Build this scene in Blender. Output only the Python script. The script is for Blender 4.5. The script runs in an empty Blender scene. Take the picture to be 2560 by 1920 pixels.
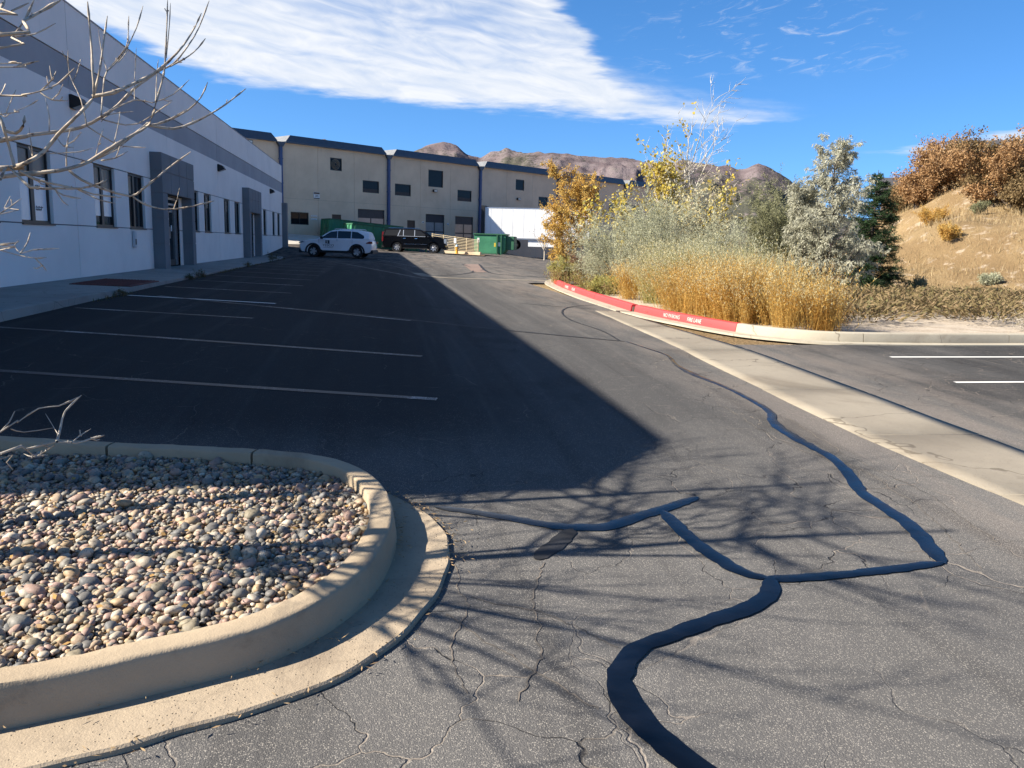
import bpy, bmesh, math, random
import numpy as np
from mathutils import Vector, Matrix

# ---------------------------------------------------------------- camera, sky, sun, exposure
SC = bpy.context.scene
COL = SC.collection
R = math.radians
H = 1.62                                   # eye height above the near asphalt
YAW, PITCH, ROLL = 0.16200198, 0.16846681, 0.02787995
FPX = 2050.0                               # focal length in photo pixels (2560 wide)
fwd = Vector((math.sin(YAW)*math.cos(PITCH), math.cos(YAW)*math.cos(PITCH), -math.sin(PITCH)))
r0 = Vector((math.cos(YAW), -math.sin(YAW), 0)); u0 = r0.cross(fwd)
rgt = r0*math.cos(ROLL) + u0*math.sin(ROLL); upv = u0*math.cos(ROLL) - r0*math.sin(ROLL)
cam = bpy.data.objects.new('camera', bpy.data.cameras.new('camera')); COL.objects.link(cam)
cam.data.sensor_width = 36; cam.data.lens = 36*FPX/2560; cam.data.clip_end = 30000; cam.data.clip_start = .05
m3 = Matrix((rgt, upv, -fwd)).transposed()
cam.matrix_world = Matrix.Translation((0, 0, H)) @ m3.to_4x4()
SC.camera = cam
SC.view_settings.view_transform = 'Standard'; SC.view_settings.look = 'None'
SC.view_settings.gamma = 1; SC.view_settings.use_curve_mapping = False
SC.view_settings.exposure = 1.42
SC.cycles.max_bounces = 4; SC.cycles.diffuse_bounces = 3; SC.cycles.glossy_bounces = 2; SC.cycles.transparent_max_bounces = 4
SC.cycles.caustics_reflective = SC.cycles.caustics_refractive = False
SUN_EL = R(35.6); SAZ = Vector((-.998, -.06)).normalized()
SUN = Vector((SAZ.x*math.cos(SUN_EL), SAZ.y*math.cos(SUN_EL), math.sin(SUN_EL)))
sl = bpy.data.lights.new('sun', 'SUN'); sl.energy = 5.0; sl.angle = R(.53); sl.color = (1, .93, .82)
so = bpy.data.objects.new('sun', sl); COL.objects.link(so); so.rotation_euler = SUN.to_track_quat('Z', 'Y').to_euler()
so.location = (0, 0, 60)

W = bpy.data.worlds.new('World'); SC.world = W; W.use_nodes = True; W.cycles.sampling_method = 'MANUAL'; W.cycles.sample_map_resolution = 256
nt = W.node_tree; N = nt.nodes; L = nt.links; N.clear()
def nd(tree, t, **k):
    n = tree.nodes.new(t)
    for a, b in k.items(): setattr(n, a, b)
    return n
def mth(tree, op, a, b=None, c=None, clamp=False):
    n = nd(tree, 'ShaderNodeMath', operation=op, use_clamp=clamp)
    for i, v in enumerate((a, b, c)):
        if v is None: continue
        if isinstance(v, (int, float)): n.inputs[i].default_value = v
        else: tree.links.new(v, n.inputs[i])
    return n.outputs[0]
def rng_(tree, v, a, b, c=0., d=1., smooth=True):
    n = nd(tree, 'ShaderNodeMapRange', interpolation_type='SMOOTHSTEP' if smooth else 'LINEAR')
    tree.links.new(v, n.inputs[0])
    for i, x in enumerate((a, b, c, d)):
        if isinstance(x, (int, float)): n.inputs[i+1].default_value = x
        else: tree.links.new(x, n.inputs[i+1])
    return n.outputs[0]
def mixc(tree, f, a, b, blend='MIX'):
    n = nd(tree, 'ShaderNodeMix', data_type='RGBA', blend_type=blend)
    for i, v in ((0, f), (6, a), (7, b)):
        if isinstance(v, (int, float)): n.inputs[i].default_value = v
        elif isinstance(v, tuple): n.inputs[i].default_value = (*v, 1) if len(v) == 3 else v
        else: tree.links.new(v, n.inputs[i])
    return n.outputs[2]
def noise(tree, vec, scale, detail=3., rough=.5, dist=0., w=None):
    n = nd(tree, 'ShaderNodeTexNoise'); n.inputs['Scale'].default_value = scale
    n.inputs['Detail'].default_value = detail; n.inputs['Roughness'].default_value = rough; n.inputs['Distortion'].default_value = dist
    if vec is not None: tree.links.new(vec, n.inputs['Vector'])
    return n.outputs['Fac']
def mapping(tree, vec, scale=(1, 1, 1), rot=(0, 0, 0), loc=(0, 0, 0)):
    n = nd(tree, 'ShaderNodeMapping'); n.inputs['Scale'].default_value = scale
    n.inputs['Rotation'].default_value = rot; n.inputs['Location'].default_value = loc
    tree.links.new(vec, n.inputs['Vector']); return n.outputs[0]
def fcurve(tree, v, pts):
    """piecewise curve in 0..1 x 0..1"""
    n = nd(tree, 'ShaderNodeFloatCurve'); c = n.mapping.curves[0]
    while len(c.points) > 2: c.points.remove(c.points[1])
    c.points[0].location = pts[0]; c.points[-1].location = pts[-1]
    for p in pts[1:-1]: c.points.new(*p)
    n.mapping.update(); tree.links.new(v, n.inputs['Value']); return n.outputs[0]

sky = nd(nt, 'ShaderNodeTexSky', sky_type='NISHITA', sun_disc=False)
sky.sun_elevation = SUN_EL; sky.sun_rotation = math.atan2(SAZ.x, SAZ.y); sky.altitude = 2000
sky.air_density = .85; sky.dust_density = .15; sky.ozone_density = 2.6
hs = nd(nt, 'ShaderNodeHueSaturation'); hs.inputs['Saturation'].default_value = 1.24; hs.inputs['Value'].default_value = .92
L.new(sky.outputs[0], hs.inputs['Color'])
tc = nd(nt, 'ShaderNodeTexCoord'); sx = nd(nt, 'ShaderNodeSeparateXYZ'); L.new(tc.outputs['Generated'], sx.inputs[0])
dx, dy, dz = sx.outputs
cv = nd(nt, 'ShaderNodeCombineXYZ'); L.new(dx, cv.inputs[0]); L.new(dy, cv.inputs[1]); L.new(mth(nt, 'MULTIPLY_ADD', mth(nt, 'MAXIMUM', dz, 0), .9, .092), cv.inputs[2])
nv = nd(nt, 'ShaderNodeVectorMath', operation='NORMALIZE'); L.new(cv.outputs[0], nv.inputs[0]); L.new(nv.outputs[0], sky.inputs['Vector'])   # thin mountain air: no white band at the horizon
az = mth(nt, 'ARCTAN2', dx, dy)                                    # bearing, 0 along the road
el = mth(nt, 'ARCSINE', dz)
dzc = mth(nt, 'MAXIMUM', dz, .03)
px_ = mth(nt, 'DIVIDE', dx, dzc); py_ = mth(nt, 'DIVIDE', dy, dzc)
cb = nd(nt, 'ShaderNodeCombineXYZ'); L.new(px_, cb.inputs[0]); L.new(py_, cb.inputs[1]); PV = cb.outputs[0]   # cloud-deck plane
# cloud sheet: lower and upper edge as curves over the bearing (0..1 = -60..60 deg, 0..1 = 0..40 deg elevation)
wob = mth(nt, 'MULTIPLY', mth(nt, 'SUBTRACT', noise(nt, PV, 1.3, 5, .6), .5), R(1.5))
wob2 = mth(nt, 'MULTIPLY', mth(nt, 'SUBTRACT', noise(nt, mapping(nt, PV, (1, 1, 1), (0, 0, R(20))), 4.5, 4, .65), .5), R(.9))
azw = mth(nt, 'ADD', az, mth(nt, 'MULTIPLY', mth(nt, 'SUBTRACT', noise(nt, mapping(nt, PV, (1, 1, 1), (0, 0, 0), (7, 3, 0)), 1.6, 4, .6), .5), R(7)))
azn = rng_(nt, azw, R(-60), R(60), 0, 1, False)
A = lambda d: (d+60)/120
lowc = fcurve(nt, azn, [(0, .62), (A(-40), .47), (A(-21.7), .318), (A(-14.9), .280), (A(-11.5), .250), (A(-6.5), .232), (A(5.5), .222), (A(11.7), .217), (A(17.9), .203), (A(22.1), .195), (A(26), .207), (A(29), .226), (A(33), .236), (1, .3)])
upc = fcurve(nt, azn, [(0, .98), (A(0), .95), (A(6), .72), (A(10), .50), (A(13.5), .37), (A(16.2), .30), (A(20), .274), (A(26.5), .253), (A(31.5), .232), (A(34), .22), (1, .2)])
ele = mth(nt, 'ADD', mth(nt, 'ADD', el, wob), wob2)
lo = mth(nt, 'SUBTRACT', ele, mth(nt, 'MULTIPLY', lowc, R(40)))
up = mth(nt, 'SUBTRACT', mth(nt, 'MULTIPLY', upc, R(40)), ele)
m_lo = rng_(nt, lo, R(-.25), R(.7)); m_up = rng_(nt, up, R(-.6), R(2.2))
body = mth(nt, 'MULTIPLY', m_lo, m_up)
# ripples and streaks in the deck
ce = nd(nt, 'ShaderNodeCombineXYZ'); L.new(az, ce.inputs[0]); L.new(el, ce.inputs[1]); EV = ce.outputs[0]
fib = noise(nt, mapping(nt, mapping(nt, EV, (1, 1, 1), (0, 0, R(9))), (5.0, 20, 1)), 2.4, 6, .62, 1.0)
rw_ = nd(nt, 'ShaderNodeTexWave', wave_type='BANDS', bands_direction='Y', wave_profile='SIN'); rw_.inputs['Scale'].default_value = 11; rw_.inputs['Distortion'].default_value = 3.2; rw_.inputs['Detail'].default_value = 3; rw_.inputs['Detail Scale'].default_value = 1.6
L.new(mapping(nt, EV, (1.2, 2.6, 1), (0, 0, R(16))), rw_.inputs['Vector'])
big = noise(nt, mapping(nt, PV, (.8, .8, 1), (0, 0, 0), (3.1, 1.7, 0)), .75, 4, .55)
rip = mth(nt, 'ADD', mth(nt, 'MULTIPLY', rw_.outputs['Fac'], .07), mth(nt, 'MULTIPLY', fib, .36))
dens = mth(nt, 'ADD', mth(nt, 'ADD', rip, mth(nt, 'MULTIPLY', big, .80)), -.19)
edge_soft = rng_(nt, up, R(0), R(3.2), -.42, .1)
dens = mth(nt, 'ADD', dens, edge_soft)
dens = rng_(nt, dens, .0, .64)
c1 = mth(nt, 'MULTIPLY', body, dens)
# thin wisps on the right
wm = mth(nt, 'MULTIPLY', rng_(nt, az, R(14), R(22)), rng_(nt, az, R(35), R(29)))
wm = mth(nt, 'MULTIPLY', wm, mth(nt, 'MULTIPLY', rng_(nt, el, R(10.3), R(11.8)), rng_(nt, el, R(17), R(14))))
wi = noise(nt, mapping(nt, mapping(nt, EV, (1, 1, 1), (0, 0, R(-8))), (7, 26, 1)), 3.2, 5, .66, 1.2)
c2 = mth(nt, 'MULTIPLY', mth(nt, 'MULTIPLY', wm, rng_(nt, wi, .52, .80)), .55)
# low lens on the far right
ll = fcurve(nt, azn, [(0, 0), (A(30), .160), (A(32), .154), (A(36.2), .150), (A(40), .162), (A(50), .18), (1, .2)])
lu = fcurve(nt, azn, [(0, 0), (A(30), .15), (A(32), .156), (A(35), .168), (A(40), .186), (A(50), .20), (1, .2)])
wl = mth(nt, 'MULTIPLY', mth(nt, 'SUBTRACT', fib, .5), R(.3))
e2 = mth(nt, 'ADD', el, wl)
c3 = mth(nt, 'MULTIPLY', rng_(nt, mth(nt, 'SUBTRACT', e2, mth(nt, 'MULTIPLY', ll, R(40))), R(-.08), R(.25)), rng_(nt, mth(nt, 'SUBTRACT', mth(nt, 'MULTIPLY', lu, R(40)), e2), R(-.08), R(.35)))
c3 = mth(nt, 'MULTIPLY', c3, .72)
cov = mth(nt, 'MAXIMUM', mth(nt, 'MAXIMUM', c1, c2), c3)
cov = mth(nt, 'MULTIPLY', cov, .95)
ccol = mixc(nt, rng_(nt, fib, .3, .75), (3.3, 3.55, 3.95), (4.1, 4.15, 4.25))
skyc = mixc(nt, cov, hs.outputs[0], ccol)
bg = nd(nt, 'ShaderNodeBackground'); bg.inputs['Strength'].default_value = .092
L.new(skyc, bg.inputs['Color'])
wo = nd(nt, 'ShaderNodeOutputWorld'); L.new(bg.outputs[0], wo.inputs['Surface'])

# ---------------------------------------------------------------- helpers
RNG = np.random.default_rng(7); random.seed(7)
def sm(a, b, x):
    t = np.clip((np.asarray(x, float)-a)/(b-a), 0, 1); return t*t*(3-2*t)
# beige building frame: u along its front, o outward from it
BP = np.array([10.807, 88.682]); BD = np.array([.78656, .61751]); BN = np.array([.61751, -.78656])
def bw(u, o, z=0.): p = BP+BD*u+BN*o; return (p[0], p[1], z)
YS = [-50, 3, 5, 8, 11, 20, 35, 52, 200]; ZS = [-.05, 0, .04, .17, .27, .33, .40, .44, .44]
def lot(X, Y):
    """height of the paved ground"""
    X = np.asarray(X, float); Y = np.asarray(Y, float)
    fr = np.interp(Y, YS, ZS); w = sm(4, 10, Y)
    fr = fr-.015*w*(np.clip(X, -5, 4.5)-1.75)+.006*w*np.clip(X-4.5, 0, 30)
    bk = np.interp(X, [-10, 0, 6, 10, 14, 20], [1.12, .83, .66, .53, .27, .15])
    t = sm(50, 67, Y); z = fr*(1-t)+bk*t
    dX = X-BP[0]; dY = Y-BP[1]; u = dX*BD[0]+dY*BD[1]; o = dX*BN[0]+dY*BN[1]
    zw = np.interp(u, [-45, -24, -18, -8, 0], [2.05, 1.98, 1.8, 1.55, 1.3])
    k = (1-sm(0.5, 11, o))*(1-sm(-4, 1.5, u))
    return z*(1-k)+np.maximum(zw, z)*k
def hill(X, Y):
    s = .8*np.asarray(X, float)+.6*np.asarray(Y, float)
    w = sm(.5, .78, np.asarray(X, float)/np.maximum(Y, 1.)); w = np.where(np.asarray(Y) < 1, 1., w)
    up = np.clip(s-31, 0, None); up = 30*(1-np.exp(-up/30))*.345
    return w*up*sm(5, 12, np.asarray(X, float))*sm(20, 26, np.asarray(Y, float))
def ter(X, Y):
    """height of the unpaved ground"""
    return lot(X, Y)+hill(X, Y)
DSP = 2560/2212.
def ray(x, y):
    d = fwd+rgt*((x*DSP-1280)/FPX)-upv*((y*DSP-960)/FPX); return np.array(d)
def G(x, y, dz=0., f=lot):
    """point of the ground seen at a spot of the photograph"""
    d = ray(x, y); d = d/np.linalg.norm(d)
    ts = np.concatenate([np.arange(.5, 30, .05), np.arange(30, 160, .2)])
    q = np.array([0, 0, H])+d*ts[:, None]; v = q[:, 2]-f(q[:, 0], q[:, 1])-dz
    k = int(np.argmax(v < 0))
    if k == 0: return None
    a = v[k-1]/(v[k-1]-v[k]); return q[k-1]*(1-a)+q[k]*a
def AT(x, y, depth):
    """point at a given distance along the viewing direction"""
    return np.array([0, 0, H])+ray(x, y)*depth
def XY(x, depth):
    """ground position in the column x of the photograph at a given distance"""
    p = AT(x, 530, depth); return p[0], p[1]

# ---- materials
def new_mat(name):
    m = bpy.data.materials.new(name); m.use_nodes = True; t = m.node_tree; t.nodes.clear()
    o = nd(t, 'ShaderNodeOutputMaterial'); b = nd(t, 'ShaderNodeBsdfPrincipled'); t.links.new(b.outputs[0], o.inputs[0])
    g = nd(t, 'ShaderNodeNewGeometry')
    return m, t, b, g.outputs['Position'], o
def setin(t, b, name, v):
    if isinstance(v, (int, float)): b.inputs[name].default_value = v
    elif isinstance(v, tuple): b.inputs[name].default_value = (*v, 1)
    else: t.links.new(v, b.inputs[name])
def bump(t, b, h, strength=.3, dist=.01, prev=None):
    n = nd(t, 'ShaderNodeBump'); n.inputs['Strength'].default_value = strength; n.inputs['Distance'].default_value = dist
    t.links.new(h, n.inputs['Height'])
    if prev is not None: t.links.new(prev, n.inputs['Normal'])
    t.links.new(n.outputs[0], b.inputs['Normal']); return n.outputs[0]
def mat(name, col, rough=.75, col2=None, scale=3., lo_=.35, hi=.7, metal=0., spec=.4, bmp=None, coat=0., stretch=(1, 1, 1), col3=None, scale3=40.):
    """plain procedural surface: colour varied by noise, optional fine relief (scale, strength, distance)"""
    m, t, b, P, o = new_mat(name)
    V = mapping(t, P, stretch)
    c = col
    if col2 is not None: c = mixc(t, rng_(t, noise(t, V, scale, 4, .6), lo_, hi), col, col2)
    if col3 is not None: c = mixc(t, rng_(t, noise(t, P, scale3, 2, .6), .55, .72), c, col3)
    setin(t, b, 'Base Color', c); setin(t, b, 'Roughness', rough); setin(t, b, 'Metallic', metal); setin(t, b, 'Specular IOR Level', spec)
    setin(t, b, 'Coat Weight', coat)
    if bmp: bump(t, b, noise(t, P, bmp[0], 2, .65), bmp[1], bmp[2])
    return m
def leaf_mat(name, cols, trans=.35, scale=2.):
    """thin leaf: diffuse and translucent, colour differs from leaf to leaf and clump to clump"""
    m = bpy.data.materials.new(name); m.use_nodes = True; t = m.node_tree; t.nodes.clear()
    o = nd(t, 'ShaderNodeOutputMaterial'); g = nd(t, 'ShaderNodeNewGeometry')
    r = g.outputs['Random Per Island']; n1 = noise(t, g.outputs['Position'], scale, 3)
    f = mth(t, 'ADD', mth(t, 'MULTIPLY', r, .62), mth(t, 'MULTIPLY', rng_(t, n1, .3, .7), .38))
    cr = nd(t, 'ShaderNodeValToRGB'); t.links.new(f, cr.inputs[0]); e = cr.color_ramp.elements
    while len(e) < len(cols): e.new(.5)
    for i, c in enumerate(cols): e[i].position = i/(len(cols)-1); e[i].color = (*c, 1)
    d = nd(t, 'ShaderNodeBsdfDiffuse'); s = nd(t, 'ShaderNodeBsdfTranslucent'); x = nd(t, 'ShaderNodeMixShader'); x.inputs[0].default_value = trans
    t.links.new(cr.outputs[0], d.inputs[0]); t.links.new(cr.outputs[0], s.inputs[0])
    t.links.new(d.outputs[0], x.inputs[1]); t.links.new(s.outputs[0], x.inputs[2]); t.links.new(x.outputs[0], o.inputs[0])
    return m

# ---- objects
def tag(o, label=None, cat=None, group=None, kind=None):
    for k, v in (('label', label), ('category', cat), ('group', group), ('kind', kind)):
        if v: o[k] = v
    return o
def adopt(o, parent):
    if parent is None: return
    o.parent = parent; o.matrix_parent_inverse = Matrix()
def empty(name, loc=(0, 0, 0), rz=0., label=None, cat=None, group=None):
    o = bpy.data.objects.new(name, None); o.empty_display_size = .1; COL.objects.link(o)
    o.location = loc; o.rotation_euler = (0, 0, rz); return tag(o, label, cat, group)
def np_obj(name, V, F, mats, parent=None, mi=None, smooth=False):
    """object from numpy verts and equal-sized faces (or list of face arrays)"""
    me = bpy.data.meshes.new(name); V = np.asarray(V, np.float32)
    Fs = F if isinstance(F, list) else [F]; Fs = [np.asarray(f, np.int32) for f in Fs if len(f)]
    me.vertices.add(len(V)); me.vertices.foreach_set('co', V.ravel())
    nl = sum(f.size for f in Fs); me.loops.add(nl); me.loops.foreach_set('vertex_index', np.concatenate([f.ravel() for f in Fs]))
    tot = np.concatenate([np.full(len(f), f.shape[1], np.int32) for f in Fs]); st = np.concatenate([[0], np.cumsum(tot)[:-1]]).astype(np.int32)
    me.polygons.add(len(tot)); me.polygons.foreach_set('loop_start', st); me.polygons.foreach_set('loop_total', tot)
    if mi is not None: me.polygons.foreach_set('material_index', np.asarray(mi, np.int32))
    if smooth: me.polygons.foreach_set('use_smooth', np.ones(len(tot), bool))
    me.update(calc_edges=True); me.validate()
    for m in (mats if isinstance(mats, (list, tuple)) else [mats]): me.materials.append(m)
    o = bpy.data.objects.new(name, me); COL.objects.link(o); adopt(o, parent); return o
class MB:
    """collects polygons of ONE mesh"""
    def __init__(s, T=None): s.v = []; s.f = []; s.T = T
    def add(s, vs, fs):
        b = len(s.v)
        for p in vs: s.v.append(tuple(s.T @ Vector(p)) if s.T is not None else tuple(p))
        for f in fs: s.f.append([b+i for i in f])
    def box(s, x0, x1, y0, y1, z0, z1):
        s.add([(x0, y0, z0), (x1, y0, z0), (x1, y1, z0), (x0, y1, z0), (x0, y0, z1), (x1, y0, z1), (x1, y1, z1), (x0, y1, z1)],
              [(0, 3, 2, 1), (4, 5, 6, 7), (0, 1, 5, 4), (1, 2, 6, 5), (2, 3, 7, 6), (3, 0, 4, 7)])
        return s
    def prism(s, poly, y0, y1, ax='y'):
        """polygon in the xz plane drawn out along y (ax='y'), yz along x, or xy along z"""
        n = len(poly); mk = {'y': lambda p, t: (p[0], t, p[1]), 'x': lambda p, t: (t, p[0], p[1]), 'z': lambda p, t: (p[0], p[1], t)}[ax]
        s.add([mk(p, y0) for p in poly]+[mk(p, y1) for p in poly],
              [tuple(range(n-1, -1, -1)), tuple(range(n, 2*n))]+[(i, (i+1) % n, n+(i+1) % n, n+i) for i in range(n)])
        return s
    def tube(s, pts, rad, n=8, cap=True):
        pts = [Vector(p) for p in pts]; rad = rad if isinstance(rad, (list, tuple)) else [rad]*len(pts)
        vs = []; 
        for i, p in enumerate(pts):
            t = (pts[min(i+1, len(pts)-1)]-pts[max(i-1, 0)]).normalized()
            a = t.cross(Vector((0, 0, 1)) if abs(t.z) < .9 else Vector((1, 0, 0))).normalized(); b = t.cross(a)
            vs += [p+(a*math.cos(2*math.pi*k/n)+b*math.sin(2*math.pi*k/n))*rad[i] for k in range(n)]
        fs = [(i*n+k, i*n+(k+1) % n, (i+1)*n+(k+1) % n, (i+1)*n+k) for i in range(len(pts)-1) for k in range(n)]
        if cap: fs += [tuple(range(n-1, -1, -1)), tuple(range((len(pts)-1)*n, len(pts)*n))]
        s.add(vs, fs); return s
    def lathe(s, prof, n=16, c=(0, 0, 0)):
        vs = [(c[0]+r*math.cos(2*math.pi*k/n), c[1]+r*math.sin(2*math.pi*k/n), c[2]+z) for r, z in prof for k in range(n)]
        fs = [(i*n+k, i*n+(k+1) % n, (i+1)*n+(k+1) % n, (i+1)*n+k) for i in range(len(prof)-1) for k in range(n)]
        fs += [tuple(range(n-1, -1, -1)), tuple(range((len(prof)-1)*n, len(prof)*n))]
        s.add(vs, fs); return s
    def build(s, name, m, parent=None, bevel=0., smooth=False, seg=2):
        me = bpy.data.meshes.new(name); me.from_pydata(s.v, [], s.f); me.update()
        bm = bmesh.new(); bm.from_mesh(me); bmesh.ops.recalc_face_normals(bm, faces=bm.faces)
        if bevel: bmesh.ops.bevel(bm, geom=[e for e in bm.edges if len(e.link_faces) == 2 and e.calc_face_angle(0) > .5], offset=bevel, segments=seg, affect='EDGES', clamp_overlap=True)
        if smooth:
            for f in bm.faces: f.smooth = True
            for e in bm.edges:
                if len(e.link_faces) == 2 and e.calc_face_angle(0) > R(40): e.smooth = False
        bm.to_mesh(me); bm.free(); me.materials.append(m)
        o = bpy.data.objects.new(name, me); COL.objects.link(o); adopt(o, parent); return o
def text_obj(name, body, size, M, m, parent=None, extrude=.002, sx=1., align='CENTER'):
    c = bpy.data.curves.new(name, 'FONT'); c.body = body; c.size = size; c.extrude = extrude; c.align_x = align; c.align_y = 'CENTER'; c.resolution_u = 3
    t = bpy.data.objects.new(name, c); COL.objects.link(t); dg = bpy.context.evaluated_depsgraph_get(); dg.update()
    me = bpy.data.meshes.new_from_object(t.evaluated_get(dg)); bpy.data.objects.remove(t); bpy.data.curves.remove(c)
    me.transform(M @ Matrix.Diagonal((sx, 1, 1, 1))); me.materials.clear(); me.materials.append(m); me.name = name
    o = bpy.data.objects.new(name, me); COL.objects.link(o); adopt(o, parent); return o
def wall_holes(mb, u0, u1, z0, z1, holes, y0, y1, mk):
    """slab with rectangular openings; mk(u, t, z) places a point, t runs through the thickness"""
    us = sorted({u0, u1, *[min(max(a, u0), u1) for h in holes for a in h[:2]]}); zs = sorted({z0, z1, *[min(max(a, z0), z1) for h in holes for a in h[2:]]})
    inh = lambda u, z: any(h[0] < u < h[1] and h[2] < z < h[3] for h in holes)
    nu, nz = len(us)-1, len(zs)-1
    solid = [[not inh((us[i]+us[i+1])/2, (zs[j]+zs[j+1])/2) for j in range(nz)] for i in range(nu)]
    S = lambda i, j: 0 <= i < nu and 0 <= j < nz and solid[i][j]
    q = lambda *p: mb.add([mk(*a) for a in p], [(0, 1, 2, 3)])
    for i in range(nu):
        for j in range(nz):
            if not solid[i][j]: continue
            a, b, c, d = us[i], us[i+1], zs[j], zs[j+1]
            q((a, y0, c), (b, y0, c), (b, y0, d), (a, y0, d)); q((a, y1, c), (a, y1, d), (b, y1, d), (b, y1, c))
            if not S(i-1, j): q((a, y0, c), (a, y0, d), (a, y1, d), (a, y1, c))
            if not S(i+1, j): q((b, y0, c), (b, y1, c), (b, y1, d), (b, y0, d))
            if not S(i, j-1): q((a, y0, c), (a, y1, c), (b, y1, c), (b, y0, c))
            if not S(i, j+1): q((a, y0, d), (b, y0, d), (b, y1, d), (a, y1, d))
def smooth_path(pts, step=.12):
    """Catmull-Rom through points, evenly resampled"""
    P = np.asarray(pts, float); Q = np.vstack([2*P[0]-P[1], P, 2*P[-1]-P[-2]]); out = []
    for i in range(1, len(Q)-2):
        n = max(2, int(np.linalg.norm(Q[i+1]-Q[i])/step)); t = np.linspace(0, 1, n, endpoint=False)[:, None]
        a, b, c, d = Q[i-1], Q[i], Q[i+1], Q[i+2]
        out.append(.5*((2*b)+(c-a)*t+(2*a-5*b+4*c-d)*t*t+(3*b-a-3*c+d)*t**3))
    return np.vstack(out+[P[-1:]])
def side_normals(P):
    T = np.gradient(P[:, :2], axis=0); T /= np.linalg.norm(T, axis=1)[:, None]+1e-9; return np.stack([T[:, 1], -T[:, 0]], 1)    # to the right of travel
def sweep(name, path, prof, m, parent=None, f=lot, smooth=True, z0=None, wob=0.):
    """profile (offset to the right, height) drawn along a ground path"""
    P = np.asarray(path, float); Nn = side_normals(P); k = len(prof); zb = f(P[:, 0], P[:, 1]) if z0 is None else np.full(len(P), z0)
    V = np.concatenate([np.stack([P[:, 0]+Nn[:, 0]*o, P[:, 1]+Nn[:, 1]*o, zb+z+(RNG.normal(0, wob, len(P)) if wob else 0)], 1)[:, None] for o, z in prof], 1).reshape(-1, 3)
    n = len(P); F = np.array([(i*k+j, i*k+j+1, (i+1)*k+j+1, (i+1)*k+j) for i in range(n-1) for j in range(k-1)])
    caps = [np.arange(k)[None], np.arange((n-1)*k, n*k)[None, ::-1]]
    o = np_obj(name, V, [F]+caps, m, parent, smooth=False)
    if smooth:
        o.data.polygons.foreach_set('use_smooth', np.array([1]*len(F)+[0, 0], bool)); o.data.set_sharp_from_angle(angle=R(48))
    return o
def ribbon(name, path, width, m, dz=.006, f=lot, parent=None, jit=0., across=1, crown=0., taper=False):
    """flat strip lying on the ground; width may be a list over the path"""
    P = np.asarray(path, float); Nn = side_normals(P); n = len(P)
    w = np.interp(np.linspace(0, 1, n), np.linspace(0, 1, len(width)), width) if hasattr(width, '__len__') else np.full(n, width)
    if taper: w = w.copy(); w[[0, -1]] *= .3; w[[1, -2]] *= .75; w[[2, -3]] *= .93
    rows = []
    for j in range(across+1):
        s = j/across*2-1; e = s*w/2*(1+ (RNG.normal(0, jit, n) if jit and abs(s) == 1 else 0))
        x = P[:, 0]+Nn[:, 0]*e; y = P[:, 1]+Nn[:, 1]*e; rows.append(np.stack([x, y, f(x, y)+dz+crown*(1-s*s)], 1))
    V = np.concatenate([r[:, None] for r in rows], 1).reshape(-1, 3); k = across+1
    F = np.array([(i*k+j, (i+1)*k+j, (i+1)*k+j+1, i*k+j+1) for i in range(n-1) for j in range(across)])
    return np_obj(name, V, F[:, ::-1] if False else F, m, parent)
def sheet(name, xs, ys, m, f=lot, dz=0., keep=None, parent=None, smooth=True):
    X, Y = np.meshgrid(xs, ys, indexing='ij'); Z = f(X, Y)+dz; V = np.stack([X, Y, Z], -1).reshape(-1, 3); ny = len(ys)
    I, J = np.meshgrid(np.arange(len(xs)-1), np.arange(ny-1), indexing='ij'); I = I.ravel(); J = J.ravel()
    F = np.stack([I*ny+J, (I+1)*ny+J, (I+1)*ny+J+1, I*ny+J+1], 1)
    if keep is not None:
        c = V[F].mean(1); F = F[keep(c[:, 0], c[:, 1])]
    return np_obj(name, V, F, m, parent, smooth=smooth)
WORLD = set()
def adopt(o, parent):
    if parent is None: return
    o.parent = parent
    o.matrix_parent_inverse = (Matrix.Translation(parent.location) @ Matrix.Rotation(parent.rotation_euler.z, 4, 'Z')).inverted() if parent.name in WORLD else Matrix()
def wempty(*a, **k):
    """Empty whose parts are built in place, in world coordinates"""
    o = empty(*a, **k); WORLD.add(o.name); return o

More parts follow.
